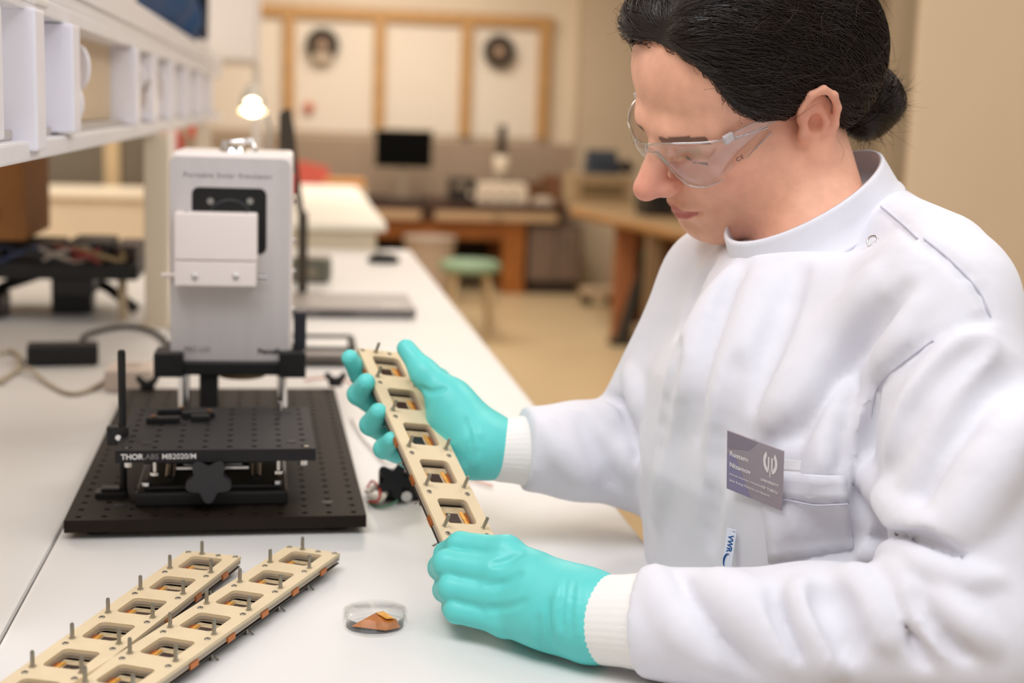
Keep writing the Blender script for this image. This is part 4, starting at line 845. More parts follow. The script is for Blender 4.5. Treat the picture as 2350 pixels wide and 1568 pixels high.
# ears
for sx in (-1, 1):
    ex = sx*0.0765; EY, EZ = -0.004, -0.007
    _c, _h = hb.ell, hb.chain
    def eell(c, r, k, mode='add'): _c((c[0], c[1]+EY, c[2]+EZ), r, k, mode)
    def echain(p, r, k, mode='add'): _h([(q[0], q[1]+EY, q[2]+EZ) for q in p], r, k, mode)
    ring = [(ex+sx*0.000, 0.006, 0.006), (ex+sx*0.006, 0.006, 0.020), (ex+sx*0.010, -0.004, 0.030), (ex+sx*0.013, -0.016, 0.030), (ex+sx*0.015, -0.024, 0.020), (ex+sx*0.014, -0.026, 0.006), (ex+sx*0.011, -0.022, -0.010), (ex+sx*0.007, -0.014, -0.022), (ex+sx*0.004, -0.004, -0.031)]
    eell((ex+sx*0.006, -0.010, 0.004), (0.0075, 0.0185, 0.031), 0.003)
    echain([(q[0]+sx*0.003, q[1], q[2]) for q in ring], [0.0026, 0.0034, 0.0038, 0.0038, 0.0038, 0.0036, 0.0034, 0.0038, 0.0044], 0.0025)
    eell((ex+sx*0.006, -0.003, -0.027), (0.0060, 0.0082, 0.0105), 0.004)
    echain([(ex+sx*0.0165, -0.006, 0.0215), (ex+sx*0.0175, -0.0150, 0.0205), (ex+sx*0.0175, -0.0185, 0.008), (ex+sx*0.0155, -0.0165, -0.008)], [0.0034, 0.0036, 0.0034, 0.0028], 0.002, 'cut')
    eell((ex+sx*0.0165, -0.0045, -0.001), (0.0135, 0.0088, 0.0115), 0.003, 'cut')
    echain([(ex+sx*0.0115, -0.010, -0.013), (ex+sx*0.0130, -0.0145, -0.004), (ex+sx*0.0125, -0.0120, 0.010), (ex+sx*0.0105, -0.004, 0.0155)], [0.0026, 0.0028, 0.0028, 0.0022], 0.0025)
    eell((ex+sx*0.007, 0.0065, -0.006), (0.0045, 0.0050, 0.0075), 0.003)     # tragus
# neck
hb.cone((0, -0.030, -0.040), 0.055, nb, 0.050, 0.030)
hb.cone(nb, 0.050, nb2, 0.055, 0.03)
for sx in (-1, 1): hb.cone((sx*0.056, -0.025, -0.040), 0.012, nb+V3(sx*0.012, 0.035, 0.0), 0.010, 0.018)
hbm = hb.mesh('head', 1, HM); V = hb.V; HF = np.empty(len(hbm.loops), np.int32); hbm.loops.foreach_get('vertex_index', HF); HF = HF.reshape(-1, 4)
HW_ = V @ HM[:3, :3].T+HO
EN0, WN0, EF0, WF0 = dep(2225, 1478, 1.01), dep(1400, 1424, 1.092), dep(1455, 1040, 1.43), dep(1118, 1032, 1.384)
ub = Field((0.12, 0.85, 0.50), (0.80, 1.60, 1.36), 0.007)
ub.cone(NB-V3(0, 0, 0.01), 0.046, MIDS-V3(0, 0, 0.06), 0.085, 0.0); ub.cone(MIDS-V3(0, 0, 0.10)+sdir*0.06, 0.085, MIDS-V3(0, 0, 0.55)+sdir*0.06, 0.075, 0.04); ub.cone(MIDS-V3(0, 0, 0.10)-sdir*0.06, 0.085, MIDS-V3(0, 0, 0.55)-sdir*0.06, 0.075, 0.04)
for S_, E_, W_ in ((SN, EN0, WN0), (SF, EF0, WF0)): ub.cone(NB-V3(0, 0, 0.05), 0.04, S_, 0.038, 0.03); ub.chain([S_, E_, W_], [0.038, 0.034, 0.024], 0.02)
ubm = ub.mesh('trunk', 1); UF = np.empty(len(ubm.loops), np.int32); ubm.loops.foreach_get('vertex_index', UF); UF = UF.reshape(-1, 4)
bme = mesh_vf('person', np.concatenate([HW_, ub.V]), np.concatenate([HF, UF+len(HW_)]))
bpy.data.meshes.remove(hbm); bpy.data.meshes.remove(ubm)
x, y, z = V.T; base = np.tile(np.array(lin((241, 183, 155))), (len(V), 1))
def gm(c, r): return np.exp(-(((x-c[0])/r[0])**2+((y-c[1])/r[1])**2+((z-c[2])/r[2])**2))
def mixc(m, rgb, k=1.0):
    global base; m = np.clip(m*k, 0, 1)[:, None]; base = base*(1-m)+np.array(lin(rgb))*m
mixc(gm((0, 0.124, -0.030), (0.022, 0.03, 0.024)), (222, 140, 124), 0.7)
for sx in (-1, 1):
    mixc(gm((sx*0.044, 0.068, -0.025), (0.03, 0.04, 0.025)), (226, 150, 130), 0.55)
    mixc(gm((sx*0.085, -0.01, 0.0), (0.022, 0.03, 0.035)), (218, 142, 118), 0.6)
    # eyebrow
    brow = (np.abs(z-(0.0185-np.abs(np.abs(x)-0.034)*0.16)) < 0.0042) & (np.abs(x) > 0.012) & (np.abs(x) < 0.055) & (y > 0.05)
mixc(brow.astype(float), (58, 40, 32), 0.75)
lip = ((np.abs(x) < 0.0215) & (y > 0.085) & (z < -0.0605+0.0*x) & (z > -0.0805) & (y > 0.0865+0.0)).astype(float)*np.clip(1.25-(np.abs(z+0.0705)/np.maximum(0.0088*(1-(x/0.0225)**2), 1e-4))**4, 0, 1)
mixc(lip, (190, 92, 88), 0.95)
stub = np.clip(gm((0, 0.075, -0.085), (0.055, 0.05, 0.030))+gm((0, 0.10, -0.058), (0.022, 0.02, 0.008)), 0, 1); mixc(stub, (190, 142, 122), 0.35)
mixc((np.abs(z+0.0120) < 0.0014).astype(float)*(np.abs(np.abs(x)-0.032) < 0.013)*(y > 0.072), (60, 40, 34), 0.7)   # lash line
paint(bme, 'tint', np.concatenate([base, np.tile(np.array(lin((224, 170, 148))), (len(ub.V), 1))]))
SKIN = mat('skin', (216, 160, 136), 0.48, attr='tint', var=0.10, scale=70, bump=0.10, bscale=900, sss=0.12, spec=0.4)
person = obj('person', bme, SKIN); tag(person, 'person in white lab coat, clear safety glasses and green gloves looking down at the strip', 'person')
# ---- hair: one swept-back volume with a knot, plus loose strands
hh = Field((-0.13, -0.20, -0.12), (0.13, 0.14, 0.16), 0.0022)
hh.ell((0, -0.014, 0.042), (0.0825, 0.099, 0.089), 0.0)
hh.ell((0, 0.030, 0.052), (0.0765, 0.0655, 0.072), 0.016)
hh.ell((0.030, 0.040, 0.100), (0.036, 0.044, 0.028), 0.02)
hh.ell((-0.034, 0.016, 0.096), (0.044, 0.055, 0.030), 0.02)
for sx in (-1, 1):
    hh.ell((sx*0.066, 0.005, 0.036), (0.0190, 0.055, 0.040), 0.016)
    hh.ell((sx*0.060, -0.050, 0.005), (0.028, 0.045, 0.050), 0.02)
hh.ell((0, -0.070, -0.010), (0.062, 0.042, 0.062), 0.03); hh.ell((-0.030, -0.080, 0.030), (0.056, 0.046, 0.058), 0.03)
# hairline: lower limit of the hair by direction around the head
def hairline(x, y, z):
    ph = np.degrees(np.arctan2(np.abs(x), y)); zl = np.interp(ph, [0, 20, 34, 43, 47, 52, 63, 80, 92, 104, 116, 128, 145, 180], [0.096, 0.093, 0.083, 0.064, 0.048, 0.035, 0.019, 0.006, 0.012, 0.004, -0.020, -0.048, -0.066, -0.072])
    return (zl-z)*0.75
hh.fn(hairline, (-0.13, -0.2, -0.12), (0.13, 0.14, 0.16), 0.010, 'and')
for sx in (-1, 1): hh.ell((sx*0.094, -0.012, -0.008), (0.022, 0.022, 0.028), 0.006, 'cut')
# parting groove running back from the forehead
hh.chain([(-0.018, 0.094, 0.096), (-0.016, 0.07, 0.122), (-0.012, 0.035, 0.139), (-0.008, -0.01, 0.142)], [0.006, 0.005, 0.004, 0.002], 0.006, 'cut')
# knot at the back
BUN = V3(-0.024, -0.112, -0.058)
hh.ell(BUN, (0.036, 0.030, 0.032), 0.012); hh.ell(BUN+V3(-0.006, -0.004, -0.010), (0.030, 0.028, 0.026), 0.01); hh.ell(BUN+V3(0.010, 0.008, 0.016), (0.034, 0.03, 0.030), 0.01); hh.ell(BUN+V3(-0.012, 0.012, -0.012), (0.024, 0.024, 0.024), 0.008)
HAIR = mat('hair_dark', (30, 22, 20), 0.38, var=0.4, scale=60, bump=0.5, bscale=260, spec=0.45, stretch=(3, 0.6, 1.4))
# streak relief along the combing direction
def comb_dir(P):
    d = BUN-P; d = d/(np.linalg.norm(d, axis=1, keepdims=True)+1e-9); t = np.clip((P[:, 2]-0.05)/0.08, 0, 1)[:, None]
    side = np.where(P[:, :1] < -0.014, -1.0, 1.0); e = np.concatenate([side*0.9, np.full_like(side, -0.75), np.full_like(side, -0.2)], 1); d = d*(1-t)+e*t
    return d/(np.linalg.norm(d, axis=1, keepdims=True)+1e-9)
hme = hh.mesh('hair', 2, HM); hair = obj('hair', hme, HAIR, person); hair['label'] = 'dark brown hair combed back into a knot'
HV = hh.V
def strands(name, n, starts, steps, step, rad, lift, wob, m, curl=0.0, randdir=0.0):
    P = starts+0.0; path = [P.copy()]; rv = rng.normal(size=P.shape)*randdir; ph = rng.uniform(0, 6.28, len(P)); lf = lift*rng.uniform(0.3, 1.0, len(P))
    for k in range(steps):
        g = hh.grad(P, 0.004); d = comb_dir(P)+rv; d = d-g*(d*g).sum(1, keepdims=True); d /= (np.linalg.norm(d, axis=1, keepdims=True)+1e-9)
        s2 = np.cross(d, g); P = P+d*step+s2*(wob*np.sin(ph+k*0.9))[:, None]
        v = hh.val(P); P = P-hh.grad(P, 0.004)*(v-(lf if curl == 0 else lf*(k+1)/steps*curl))[:, None]; path.append(P.copy())
    T = np.stack(path, 1); K = T.shape[1]; N = len(T)
    W_ = T.reshape(-1, 3) @ HM[:3, :3].T+HO; T = W_.reshape(N, K, 3)
    t = np.gradient(T, axis=1); t /= (np.linalg.norm(t, axis=2, keepdims=True)+1e-9); a = np.cross(t, V3(0.3, 0.2, 0.93)); a /= (np.linalg.norm(a, axis=2, keepdims=True)+1e-9); b = np.cross(t, a)
    rr = rad*np.clip(np.minimum(np.linspace(0.5, 4, K), np.linspace(4, 0.25, K)), 0.25, 1)[None, :, None]
    ring = np.stack([T+(a*math.cos(q)+b*math.sin(q))*rr for q in (0, 2.094, 4.189)], 2).reshape(-1, 3)
    i = np.arange(N)[:, None, None]*K*3; k = np.arange(K-1)[None, :, None]*3; j = np.arange(3)[None, None, :]; j2 = (j+1) % 3
    F = np.stack([i+k+j, i+k+j2, i+k+3+j2, i+k+3+j], -1).reshape(-1, 4)
    o = obj(name, mesh_vf(name, ring, F), m, person); o['kind'] = 'stuff'; return o
HS = mat('hair_strand', (40, 29, 25), 0.34, spec=0.5); HS2 = mat('hair_fine', (58, 42, 34), 0.4, spec=0.5)
up_ = HV[(HV[:, 2] > -0.05)]
st = up_[rng.choice(len(up_), 5200)]; strands('hair_strands', 5200, st, 9, 0.0075, 0.00042, 0.0022, 0.0009, HS, 0, 0.18)
st = up_[rng.choice(len(up_), 420)]; strands('stray_hairs', 420, st, 9, 0.006, 0.00016, 0.010, 0.0022, HS2, 1.0, 0.7)
# baby hairs at the temple hairline, brow hairs
ti = HV[(HV[:, 0] < -0.03) & (HV[:, 1] > 0.025) & (HV[:, 2] > 0.0) & (HV[:, 2] < 0.09)]
if len(ti): strands('hairline_hairs', 260, ti[rng.choice(len(ti), 260)], 7, 0.004, 0.00018, 0.003, 0.0016, HS2, 1.0, 0.9)
bi = HV[np.linalg.norm(HV-BUN, axis=1) < 0.05]
def frizz(name, n, src, rad, m):
    P = src[rng.choice(len(src), n)]; g = hh.grad(P, 0.006); d = g*0.7+rng.normal(size=P.shape)*0.6; d /= np.linalg.norm(d, axis=1, keepdims=True); b_ = rng.normal(size=P.shape)*0.5; K = 7; L = rng.uniform(0.005, 0.016, n)
    T = np.stack([P-g*0.001+d*(L*k/(K-1))[:, None]+b_*(L*(k/(K-1))**2)[:, None] for k in range(K)], 1); N = n
    T = (T.reshape(-1, 3) @ HM[:3, :3].T+HO).reshape(N, K, 3); t = np.gradient(T, axis=1); t /= (np.linalg.norm(t, axis=2, keepdims=True)+1e-9); a = np.cross(t, V3(0.3, 0.2, 0.93)); a /= (np.linalg.norm(a, axis=2, keepdims=True)+1e-9); b = np.cross(t, a)
    rr = rad*np.linspace(1, 0.3, K)[None, :, None]; ring = np.stack([T+(a*math.cos(q)+b*math.sin(q))*rr for q in (0, 2.094, 4.189)], 2).reshape(-1, 3)
    i = np.arange(N)[:, None, None]*K*3; k = np.arange(K-1)[None, :, None]*3; j = np.arange(3)[None, None, :]; j2 = (j+1) % 3
    o = obj(name, mesh_vf(name, ring, np.stack([i+k+j, i+k+j2, i+k+3+j2, i+k+3+j], -1).reshape(-1, 4)), m, person); o['kind'] = 'stuff'
frizz('knot_frizz', 700, bi, 0.00022, HS2); fr_ = HV[(HV[:, 0] > 0.02) & (HV[:, 1] > 0.03)]; frizz('front_frizz', 160, fr_, 0.00016, HS2)
nk = HV[(HV[:, 2] < -0.03) & (HV[:, 1] < -0.02)]
# ---- lab coat
ct = Field((0.10, 0.74, 0.55), (0.98, 1.72, 1.42), 0.0042)
EN = dep(2225, 1478, 1.01); WN = dep(1475, 1428, 1.083)
EF = dep(1455, 1040, 1.43); WF = dep(1205, 1030, 1.392)
# collar ring: front and back of its upper edge
CFr, CBk = dep(1693, 560, 1.225), dep(1985, 342, 1.300)
CT = (CFr+CBk)/2; ce1 = (CBk-CFr)/2; ce2 = sdir-ce1*(sdir@ce1)/(ce1@ce1); ce2 = ce2/np.linalg.norm(ce2)*0.064
cn = np.cross(ce1, ce2); cn = cn/np.linalg.norm(cn); cn = cn if cn[2] > 0 else -cn; CH = 0.040; CB = CT-cn*CH
tilt = (SN[2]-SF[2])/np.linalg.norm((SN-SF)[:2])
def torso(x, y, z):
    T = [(-0.95, 0.230, 0.125, 0.00), (-0.5, 0.200, 0.100, 0.0), (-0.3, 0.185, 0.102, 0.0), (-0.24, 0.184, 0.112, 0.0), (-0.17, 0.182, 0.120, 0.004), (-0.08, 0.172, 0.110, 0.004), (-0.02, 0.140, 0.085, 0), (0.02, 0.09, 0.060, -0.008), (0.05, 0.05, 0.04, -0.01)]
    u = (x-MIDS[0])*sdir[0]+(y-MIDS[1])*sdir[1]; zz = z-MIDS[2]-tilt*u*np.clip(1+(z-MIDS[2])/0.3, 0, 1)
    zs = [t[0] for t in T]; A = np.interp(zz, zs, [t[1] for t in T]); B = np.interp(zz, zs, [t[2] for t in T]); O = np.interp(zz, zs, [t[3] for t in T])
    v = (x-MIDS[0])*bf[0]+(y-MIDS[1])*bf[1]-O-0.012
    q = (np.abs(u/A)**2.3+np.abs(v/B)**2.3)**(1/2.3); return (q-1)*np.minimum(A, B)*0.9
ALLB = ((0.10, 0.74, 0.55), (0.98, 1.72, 1.42))
ct.fn(torso, *ALLB, 0.0); ct.fn(lambda x, y, z: z-(MIDS[2]+0.03)+0*x+0*y, *ALLB, 0.02, 'and')
CBc = CB-cn*0.014
ct.ell(CBc, (np.linalg.norm(ce1)*1.03, 0.061, 0.014), 0.015, 'add', np.array([ce1/np.linalg.norm(ce1), ce2/np.linalg.norm(ce2), cn]).T)
ct.cone(dep(1905, 712, 1.205), 0.046, SN+V3(0, 0, -0.004), 0.056, 0.025); ct.cone(dep(2015, 528, 1.30), 0.042, dep(2150, 610, 1.15), 0.046, 0.02)
ct.cone(dep(1740, 670, 1.30), 0.050, SF, 0.056, 0.035); ct.cone(dep(1880, 610, 1.345), 0.040, SF-bf*0.03, 0.048, 0.02)
ct.cone(dep(1765, 690, 1.235), 0.042, dep(1720, 850, 1.235), 0.055, 0.04)
ct.chain([SN, SN*0.5+EN*0.5+V3(0.012, -0.008, 0), EN], [0.058, 0.062, 0.061], 0.025); ct.chain([EN, EN*0.55+WN*0.45-V3(0, 0, 0.004), WN], [0.060, 0.054, 0.043], 0.02)
ct.chain([SF, EF], [0.062, 0.055], 0.03); ct.chain([EF, EF*0.5+WF*0.5, WF], [0.055, 0.049, 0.043], 0.015)
ct.cone(CB-cn*0.05, 0.050, CB+cn*0.08, 0.050, 0.006, 'cut')
def sleeve_end(P0, P1, m_):
    ax = (P1-P0)/np.linalg.norm(P1-P0); ct.fn(lambda x, y, z: (x-P0[0])*ax[0]+(y-P0[1])*ax[1]+(z-P0[2])*ax[2], P0-m_+ax*m_*0.6, P0+m_+ax*m_*0.6, 0.004, 'and')
def cr(pts, n):
    P = np.array(pts, float); out = []
    for i in range(len(P)-1):
        p0, p1, p2, p3 = P[max(i-1, 0)], P[i], P[i+1], P[min(i+2, len(P)-1)]
        for k in range(n): t = k/n; out.append(0.5*(2*p1+(p2-p0)*t+(2*p0-5*p1+4*p2-p3)*t*t+(3*p1-p0-3*p2+p3)*t**3))
    out.append(P[-1]); return np.array(out)
def fold(pxs, r, out, k=0.008, mode='add'):
    P = [(ct.hit(*q), i) for i, q in enumerate(cr(pxs, 4))]; n0 = 4*(len(pxs)-1); P = [p for p in P if p[0] is not None]
    if len(P) < 4: return
    T = np.array([p[1]/n0 for p in P]); P = np.array([p[0] for p in P]); N = ct.grad(P, 0.012); w_ = np.sin(np.pi*np.clip(T, 0.04, 0.96))**0.6
    rr = r*(0.45+0.55*w_); oo = out*w_
    C_ = [p-g*(q-o_) if mode == 'add' else p+g*(q-o_) for p, g, q, o_ in zip(P, N, rr, oo)]
    for i in range(len(C_)-1):
        if np.linalg.norm(P[i+1]-P[i]) < 0.05: ct.cone(C_[i], rr[i], C_[i+1], rr[i+1], k, mode)
def ridge(pxs, r, out=0.006, k=0.010): fold(pxs, r*0.85, out*1.25, k*0.7, 'add')
def groove(pxs, r, dp=0.006, k=0.010): fold(pxs, r*0.9, dp*1.1, k*0.7, 'cut')
# chest
ridge([(1668, 640), (1610, 740), (1560, 880), (1530, 1040), (1510, 1180)], 0.022, 0.007, 0.02)
groove([(1640, 590), (1572, 720), (1530, 880), (1505, 1060)], 0.010, 0.006, 0.012)
groove([(1704, 600), (1662, 708), (1625, 850), (1600, 1000)], 0.009, 0.0045, 0.014)
ridge([(1745, 640), (1700, 780), (1660, 930), (1640, 1100)], 0.020, 0.005, 0.02)
groove([(1834, 612), (1812, 690), (1770, 800), (1730, 930)], 0.010, 0.0045, 0.016)
groove([(1690, 830), (1672, 930), (1640, 1100), (1630, 1250)], 0.010, 0.004, 0.016)
groove([(2078, 668), (2040, 730), (1985, 810), (1899, 935), (1850, 1010)], 0.012, 0.008, 0.014)
ridge([(2100, 700), (2050, 790), (1970, 890), (1905, 990), (1870, 1080)], 0.015, 0.006, 0.016)
groove([(2010, 700), (1950, 790), (1880, 890), (1800, 1000)], 0.012, 0.006, 0.018)
ridge([(2000, 640), (1930, 760), (1850, 880), (1780, 970)], 0.020, 0.006, 0.02)
groove([(1960, 860), (1925, 960), (1915, 1060)], 0.010, 0.009, 0.010)
ridge([(1950, 880), (1908, 980), (1888, 1080)], 0.009, 0.004, 0.010)
groove([(1860, 1180), (1890, 1220), (1930, 1230)], 0.014, 0.006, 0.02); groove([(1820, 1280), (1880, 1270), (1940, 1250)], 0.014, 0.006, 0.02)
# armhole of the near sleeve
groove([(2012, 890), (1998, 960), (1985, 1060), (1972, 1160), (1975, 1240)], 0.008, 0.010, 0.005)
groove([(2270, 735), (2144, 782), (2060, 840), (2018, 885)], 0.0075, 0.0025, 0.004)
groove([(2026, 474), (2070, 515), (2107, 552), (2180, 600), (2242, 670), (2272, 735)], 0.0075, 0.0020, 0.003)
ridge([(2250, 790), (2200, 830), (2110, 930), (2050, 1040)], 0.020, 0.008, 0.018)
groove([(2260, 790), (2180, 850), (2090, 955), (2040, 1080)], 0.011, 0.007, 0.014)
groove([(2330, 860), (2250, 960), (2170, 1080), (2120, 1180)], 0.014, 0.006, 0.02)
ridge([(2340, 940), (2280, 1060), (2200, 1180), (2120, 1240)], 0.022, 0.007, 0.02)
# elbow of the near sleeve
ridge([(1985, 1040), (2010, 1110), (2060, 1180), (2120, 1210)], 0.016, 0.008, 0.012)
groove([(2010, 1240), (2070, 1250), (2130, 1258), (2207, 1297)], 0.011, 0.012, 0.008)
ridge([(1984, 1272), (2040, 1272), (2090, 1288), (2194, 1325), (2290, 1330)], 0.014, 0.010, 0.008)
groove([(1985, 1322), (2042, 1377), (2082, 1448), (2127, 1530)], 0.007, 0.007, 0.005)
ridge([(2010, 1300), (2050, 1310), (2080, 1345), (2120, 1420), (2180, 1500)], 0.012, 0.008, 0.008)
groove([(2110, 1370), (2160, 1440), (2220, 1510)], 0.009, 0.006, 0.006)
ridge([(2150, 1360), (2210, 1420), (2280, 1490)], 0.012, 0.008, 0.010)
ridge([(1940, 1318), (1975, 1335), (2010, 1390), (2050, 1480)], 0.016, 0.008, 0.012)
# forearm of the near sleeve
groove([(1532, 1312), (1560, 1360), (1613, 1425), (1724, 1528)], 0.012, 0.006, 0.014)
ridge([(1500, 1300), (1520, 1360), (1570, 1440), (1640, 1530)], 0.016, 0.006, 0.014)
ridge([(1640, 1325), (1700, 1380), (1760, 1440), (1800, 1520)], 0.020, 0.006, 0.02)
groove([(1785, 1366), (1815, 1420), (1858, 1510)], 0.012, 0.008, 0.012)
ridge([(1832, 1345), (1855, 1400), (1890, 1480), (1910, 1550)], 0.016, 0.010, 0.012)
groove([(1885, 1352), (1910, 1400), (1950, 1500)], 0.012, 0.007, 0.014)
# far sleeve
groove([(1386, 908), (1421, 928), (1440, 975), (1462, 1020)], 0.008, 0.008, 0.008)
groove([(1405, 955), (1440, 1010), (1470, 1070)], 0.007, 0.007, 0.008)
ridge([(1350, 905), (1400, 960), (1430, 1020), (1440, 1100)], 0.014, 0.007, 0.010)
groove([(1330, 960), (1370, 1040), (1408, 1120)], 0.010, 0.004, 0.014)
ridge([(1240, 960), (1290, 1040), (1350, 1110)], 0.014, 0.004, 0.016)
ridge([(1440, 850), (1460, 900), (1470, 950)], 0.014, 0.006, 0.012)
sleeve_end(dep(1472, 1428, 1.083), dep(1350, 1421, 1.10), 0.085); sleeve_end(dep(1200, 1034, 1.392), dep(1114, 1034, 1.383), 0.075)
cme = ct.mesh('lab_coat', 1)
COATM = mat('coat_cotton', (227, 227, 235), 0.75, var=0.02, scale=30, bump=0.08, bscale=1500, sheen=0.15)
nt_ = COATM.node_tree; b_ = nt_.nodes['Principled BSDF']; bump0 = [n for n in nt_.nodes if n.type == 'BUMP'][0]
n3 = nt_.nodes.new('ShaderNodeTexNoise'); n3.inputs['Scale'].default_value = 17; n3.inputs['Detail'].default_value = 2.5; n3.inputs['Distortion'].default_value = 0.6
tc3 = nt_.nodes.new('ShaderNodeTexCoord'); mp3 = nt_.nodes.new('ShaderNodeMapping'); mp3.inputs['Scale'].default_value = (1, 1, 0.55); nt_.links.new(tc3.outputs['Object'], mp3.inputs['Vector']); nt_.links.new(mp3.outputs[0], n3.inputs['Vector'])
bp3 = nt_.nodes.new('ShaderNodeBump'); bp3.inputs['Strength'].default_value = 0.35; bp3.inputs['Distance'].default_value = 0.012; nt_.links.new(n3.outputs['Fac'], bp3.inputs['Height']); nt_.links.new(bump0.outputs[0], bp3.inputs['Normal']); nt_.links.new(bp3.outputs[0], b_.inputs['Normal'])
coat = obj('lab_coat', cme, COATM, person); coat['label'] = 'white cotton laboratory coat with stand collar'
# ---- collar
def band(name, rings, m, parent, closed=True, n=72, ribs=0, amp=0.0, th=0.0022):
    """ring band with thickness; rings = [(centre, e1, e2)] from bottom to top"""
    vs, fs = [], []; L = len(rings)
    for side in (0, 1):
        for (c, e1, e2) in rings:
            for j in range(n):
                a = 2*math.pi*j/n; k = 1+amp*math.cos(ribs*a); d = e1*math.cos(a)+e2*math.sin(a); dn = d/np.linalg.norm(d)
                vs.append(tuple(c+d*k-dn*(th if side else 0)))
    for side in (0, 1):
        o = side*L*n
        for i in range(L-1):
            for j in range(n):
                q = (o+i*n+j, o+i*n+(j+1) % n, o+(i+1)*n+(j+1) % n, o+(i+1)*n+j); fs.append(q if not side else q[::-1])
    for i in (0, L-1):
        for j in range(n): q = (i*n+j, i*n+(j+1) % n, L*n+i*n+(j+1) % n, L*n+i*n+j); fs.append(q if i else q[::-1])
    m_ = MB(); m_.add(vs, fs, True); me = m_.mesh(name); bm = bmesh.new(); bm.from_mesh(me); bmesh.ops.recalc_face_normals(bm, faces=bm.faces); bm.to_mesh(me); bm.free()
    return obj(name, me, m, parent)
rings = []
for t, k in ((0.0, 1.10), (0.10, 1.085), (0.12, 1.06), (0.5, 1.03), (0.90, 1.0), (0.97, 0.995), (1.0, 0.98)):
    rings.append((CB+cn*CH*t+ce1*0.015*(1-t), ce1*k, ce2*k))
col_ = band('collar', rings, COATM, coat, th=0.003)
# ---- knitted cuffs
KNIT = mat('cuff_knit', (240, 238, 234), 0.85, bump=0.3, bscale=700, sheen=0.2)
def cuff(a, ra, b, rb, w):
    ax = (b-a)/np.linalg.norm(b-a); e1 = np.cross(ax, V3(0, 0, 1)); e1 /= np.linalg.norm(e1); e2 = np.cross(ax, e1); rs = []
    for t, k in ((0, 0.93), (0.03, 0.99), (0.1, 1.0), (0.3, 1.02), (0.55, 1.0), (0.8, 1.02), (1.0, 1.0)):
        r_ = (ra+(rb-ra)*t)*k; rs.append((a+(b-a)*t, e1*r_, e2*r_))
    return band('cuff', rs, KNIT, coat, n=120, ribs=40, amp=0.006, th=0.002)
cuff(dep(1346, 1421, 1.100), 0.0335, dep(1500, 1428, 1.080), 0.038, 0.1); cuff(dep(1114, 1034, 1.383), 0.0290, dep(1225, 1034, 1.395), 0.0365, 0.1)
# ---- pieces sewn on the coat
def patch(name, quad, nu, nv, off, th, m, parent):
    (tl, tr_, br_, bl_) = quad; vs = []; ok = True
    for j in range(nv+1):
        for i in range(nu+1):
            u, v = i/nu, j/nv; px = (tl[0]*(1-u)+tr_[0]*u)*(1-v)+(bl_[0]*(1-u)+br_[0]*u)*v; py = (tl[1]*(1-u)+tr_[1]*u)*(1-v)+(bl_[1]*(1-u)+br_[1]*u)*v
            vs.append(ct.hit(px, py))
    P = np.array(vs); N = ct.grad(P, 0.012); n_ = len(P); A = P+N*off; B = P+N*(off-th)
    w_ = nu+1; fs = []
    for j in range(nv):
        for i in range(nu): a = j*w_+i; q = (a, a+w_, a+w_+1, a+1); fs.append(q); fs.append(tuple(n_+k for k in q[::-1]))
    edge = [i for i in range(w_)]+[j*w_+nu for j in range(1, nv+1)]+[nv*w_+i for i in range(nu-1, -1, -1)]+[j*w_ for j in range(nv-1, 0, -1)]
    for k in range(len(edge)): a, b = edge[k], edge[(k+1) % len(edge)]; fs.append((a, b, n_+b, n_+a))
    o = MB().add([tuple(p) for p in np.concatenate([A, B])], fs, True).build(name, m, parent); return o, A, N
patch('pocket', ((1745, 1085), (1938, 1092), (1962, 1260), (1768, 1290)), 10, 8, 0.0035, 0.0045, COATM, coat)
patch('pocket_hem', ((1745, 1083), (1938, 1090), (1945, 1150), (1752, 1142)), 10, 3, 0.0046, 0.003, COATM, coat)
tc_ = ct.hit(1684, 1260); tn_ = ct.grad(tc_[None], 0.014)[0]; tn_ = tn_*0.6+(CO-tc_)/np.linalg.norm(CO-tc_)*0.6; tn_ /= np.linalg.norm(tn_)
tx_ = dep(1672, 1310, 1.16)-dep(1692, 1208, 1.16); tx_ = tx_-tn_*(tx_@tn_); L_ = 0.0385; W_ = 0.0088
fm_ = frame_matrix(tc_+tn_*0.0105, tx_, np.cross(tn_, tx_)); TB = mat('tag_blue', (28, 84, 150), 0.5)
o = MB().b2((-L_/2, -W_/2, -0.0006), (L_/2, W_/2, 0.0), 0.0002).build('brand_tag', mat('tag_white', (222, 228, 240), 0.6), coat); o.matrix_world = fm_
me = text_mesh('VWR', 0.0075, 0.0001, 'LEFT', 1.0, 0.0002); o = obj('tag_lettering', me, TB, coat); xs = [v.co.x for v in me.vertices]; k_ = (L_*0.40)/(max(xs)-min(xs))
o.matrix_world = fm_ @ Matrix.Translation((-L_*0.36, -W_*0.22, 0.0002)) @ Matrix.Scale(k_, 4)
m = MB(); m.tube([(L_*0.24+0.0066*math.cos(R(a)), 0.0-0.0032*math.sin(R(a)), 0.0003) for a in range(200, 20, -12)], [0.0002+0.0007*math.sin(math.pi*i/14) for i in range(15)], 6); m.b2((-L_*0.46, W_*0.1, 0.0001), (-L_*0.455, W_*0.46, 0.0003)); o = m.build('tag_swirl', TB, coat); o.matrix_world = fm_
bp_ = ct.hit(2006, 558); bn_ = ct.grad(bp_[None], 0.012)[0]; bn_ = bn_*0.5+(CO-bp_)/np.linalg.norm(CO-bp_)*0.6; bn_ /= np.linalg.norm(bn_)
bq = Vector(bn_).to_track_quat('Z', 'Y').to_matrix().to_4x4(); bq.translation = Vector(bp_+bn_*0.0035)
m = MB(); m.lathe([(0.0036, 0.0), (0.0042, 0.0012), (0.0052, 0.0012), (0.0056, 0.0), (0.0036, 0.0)], 28); o = m.build('snap_button', CHROME, coat); o.matrix_world = bq
SEAM_M = mat('seam_thread', (200, 200, 212), 0.8)
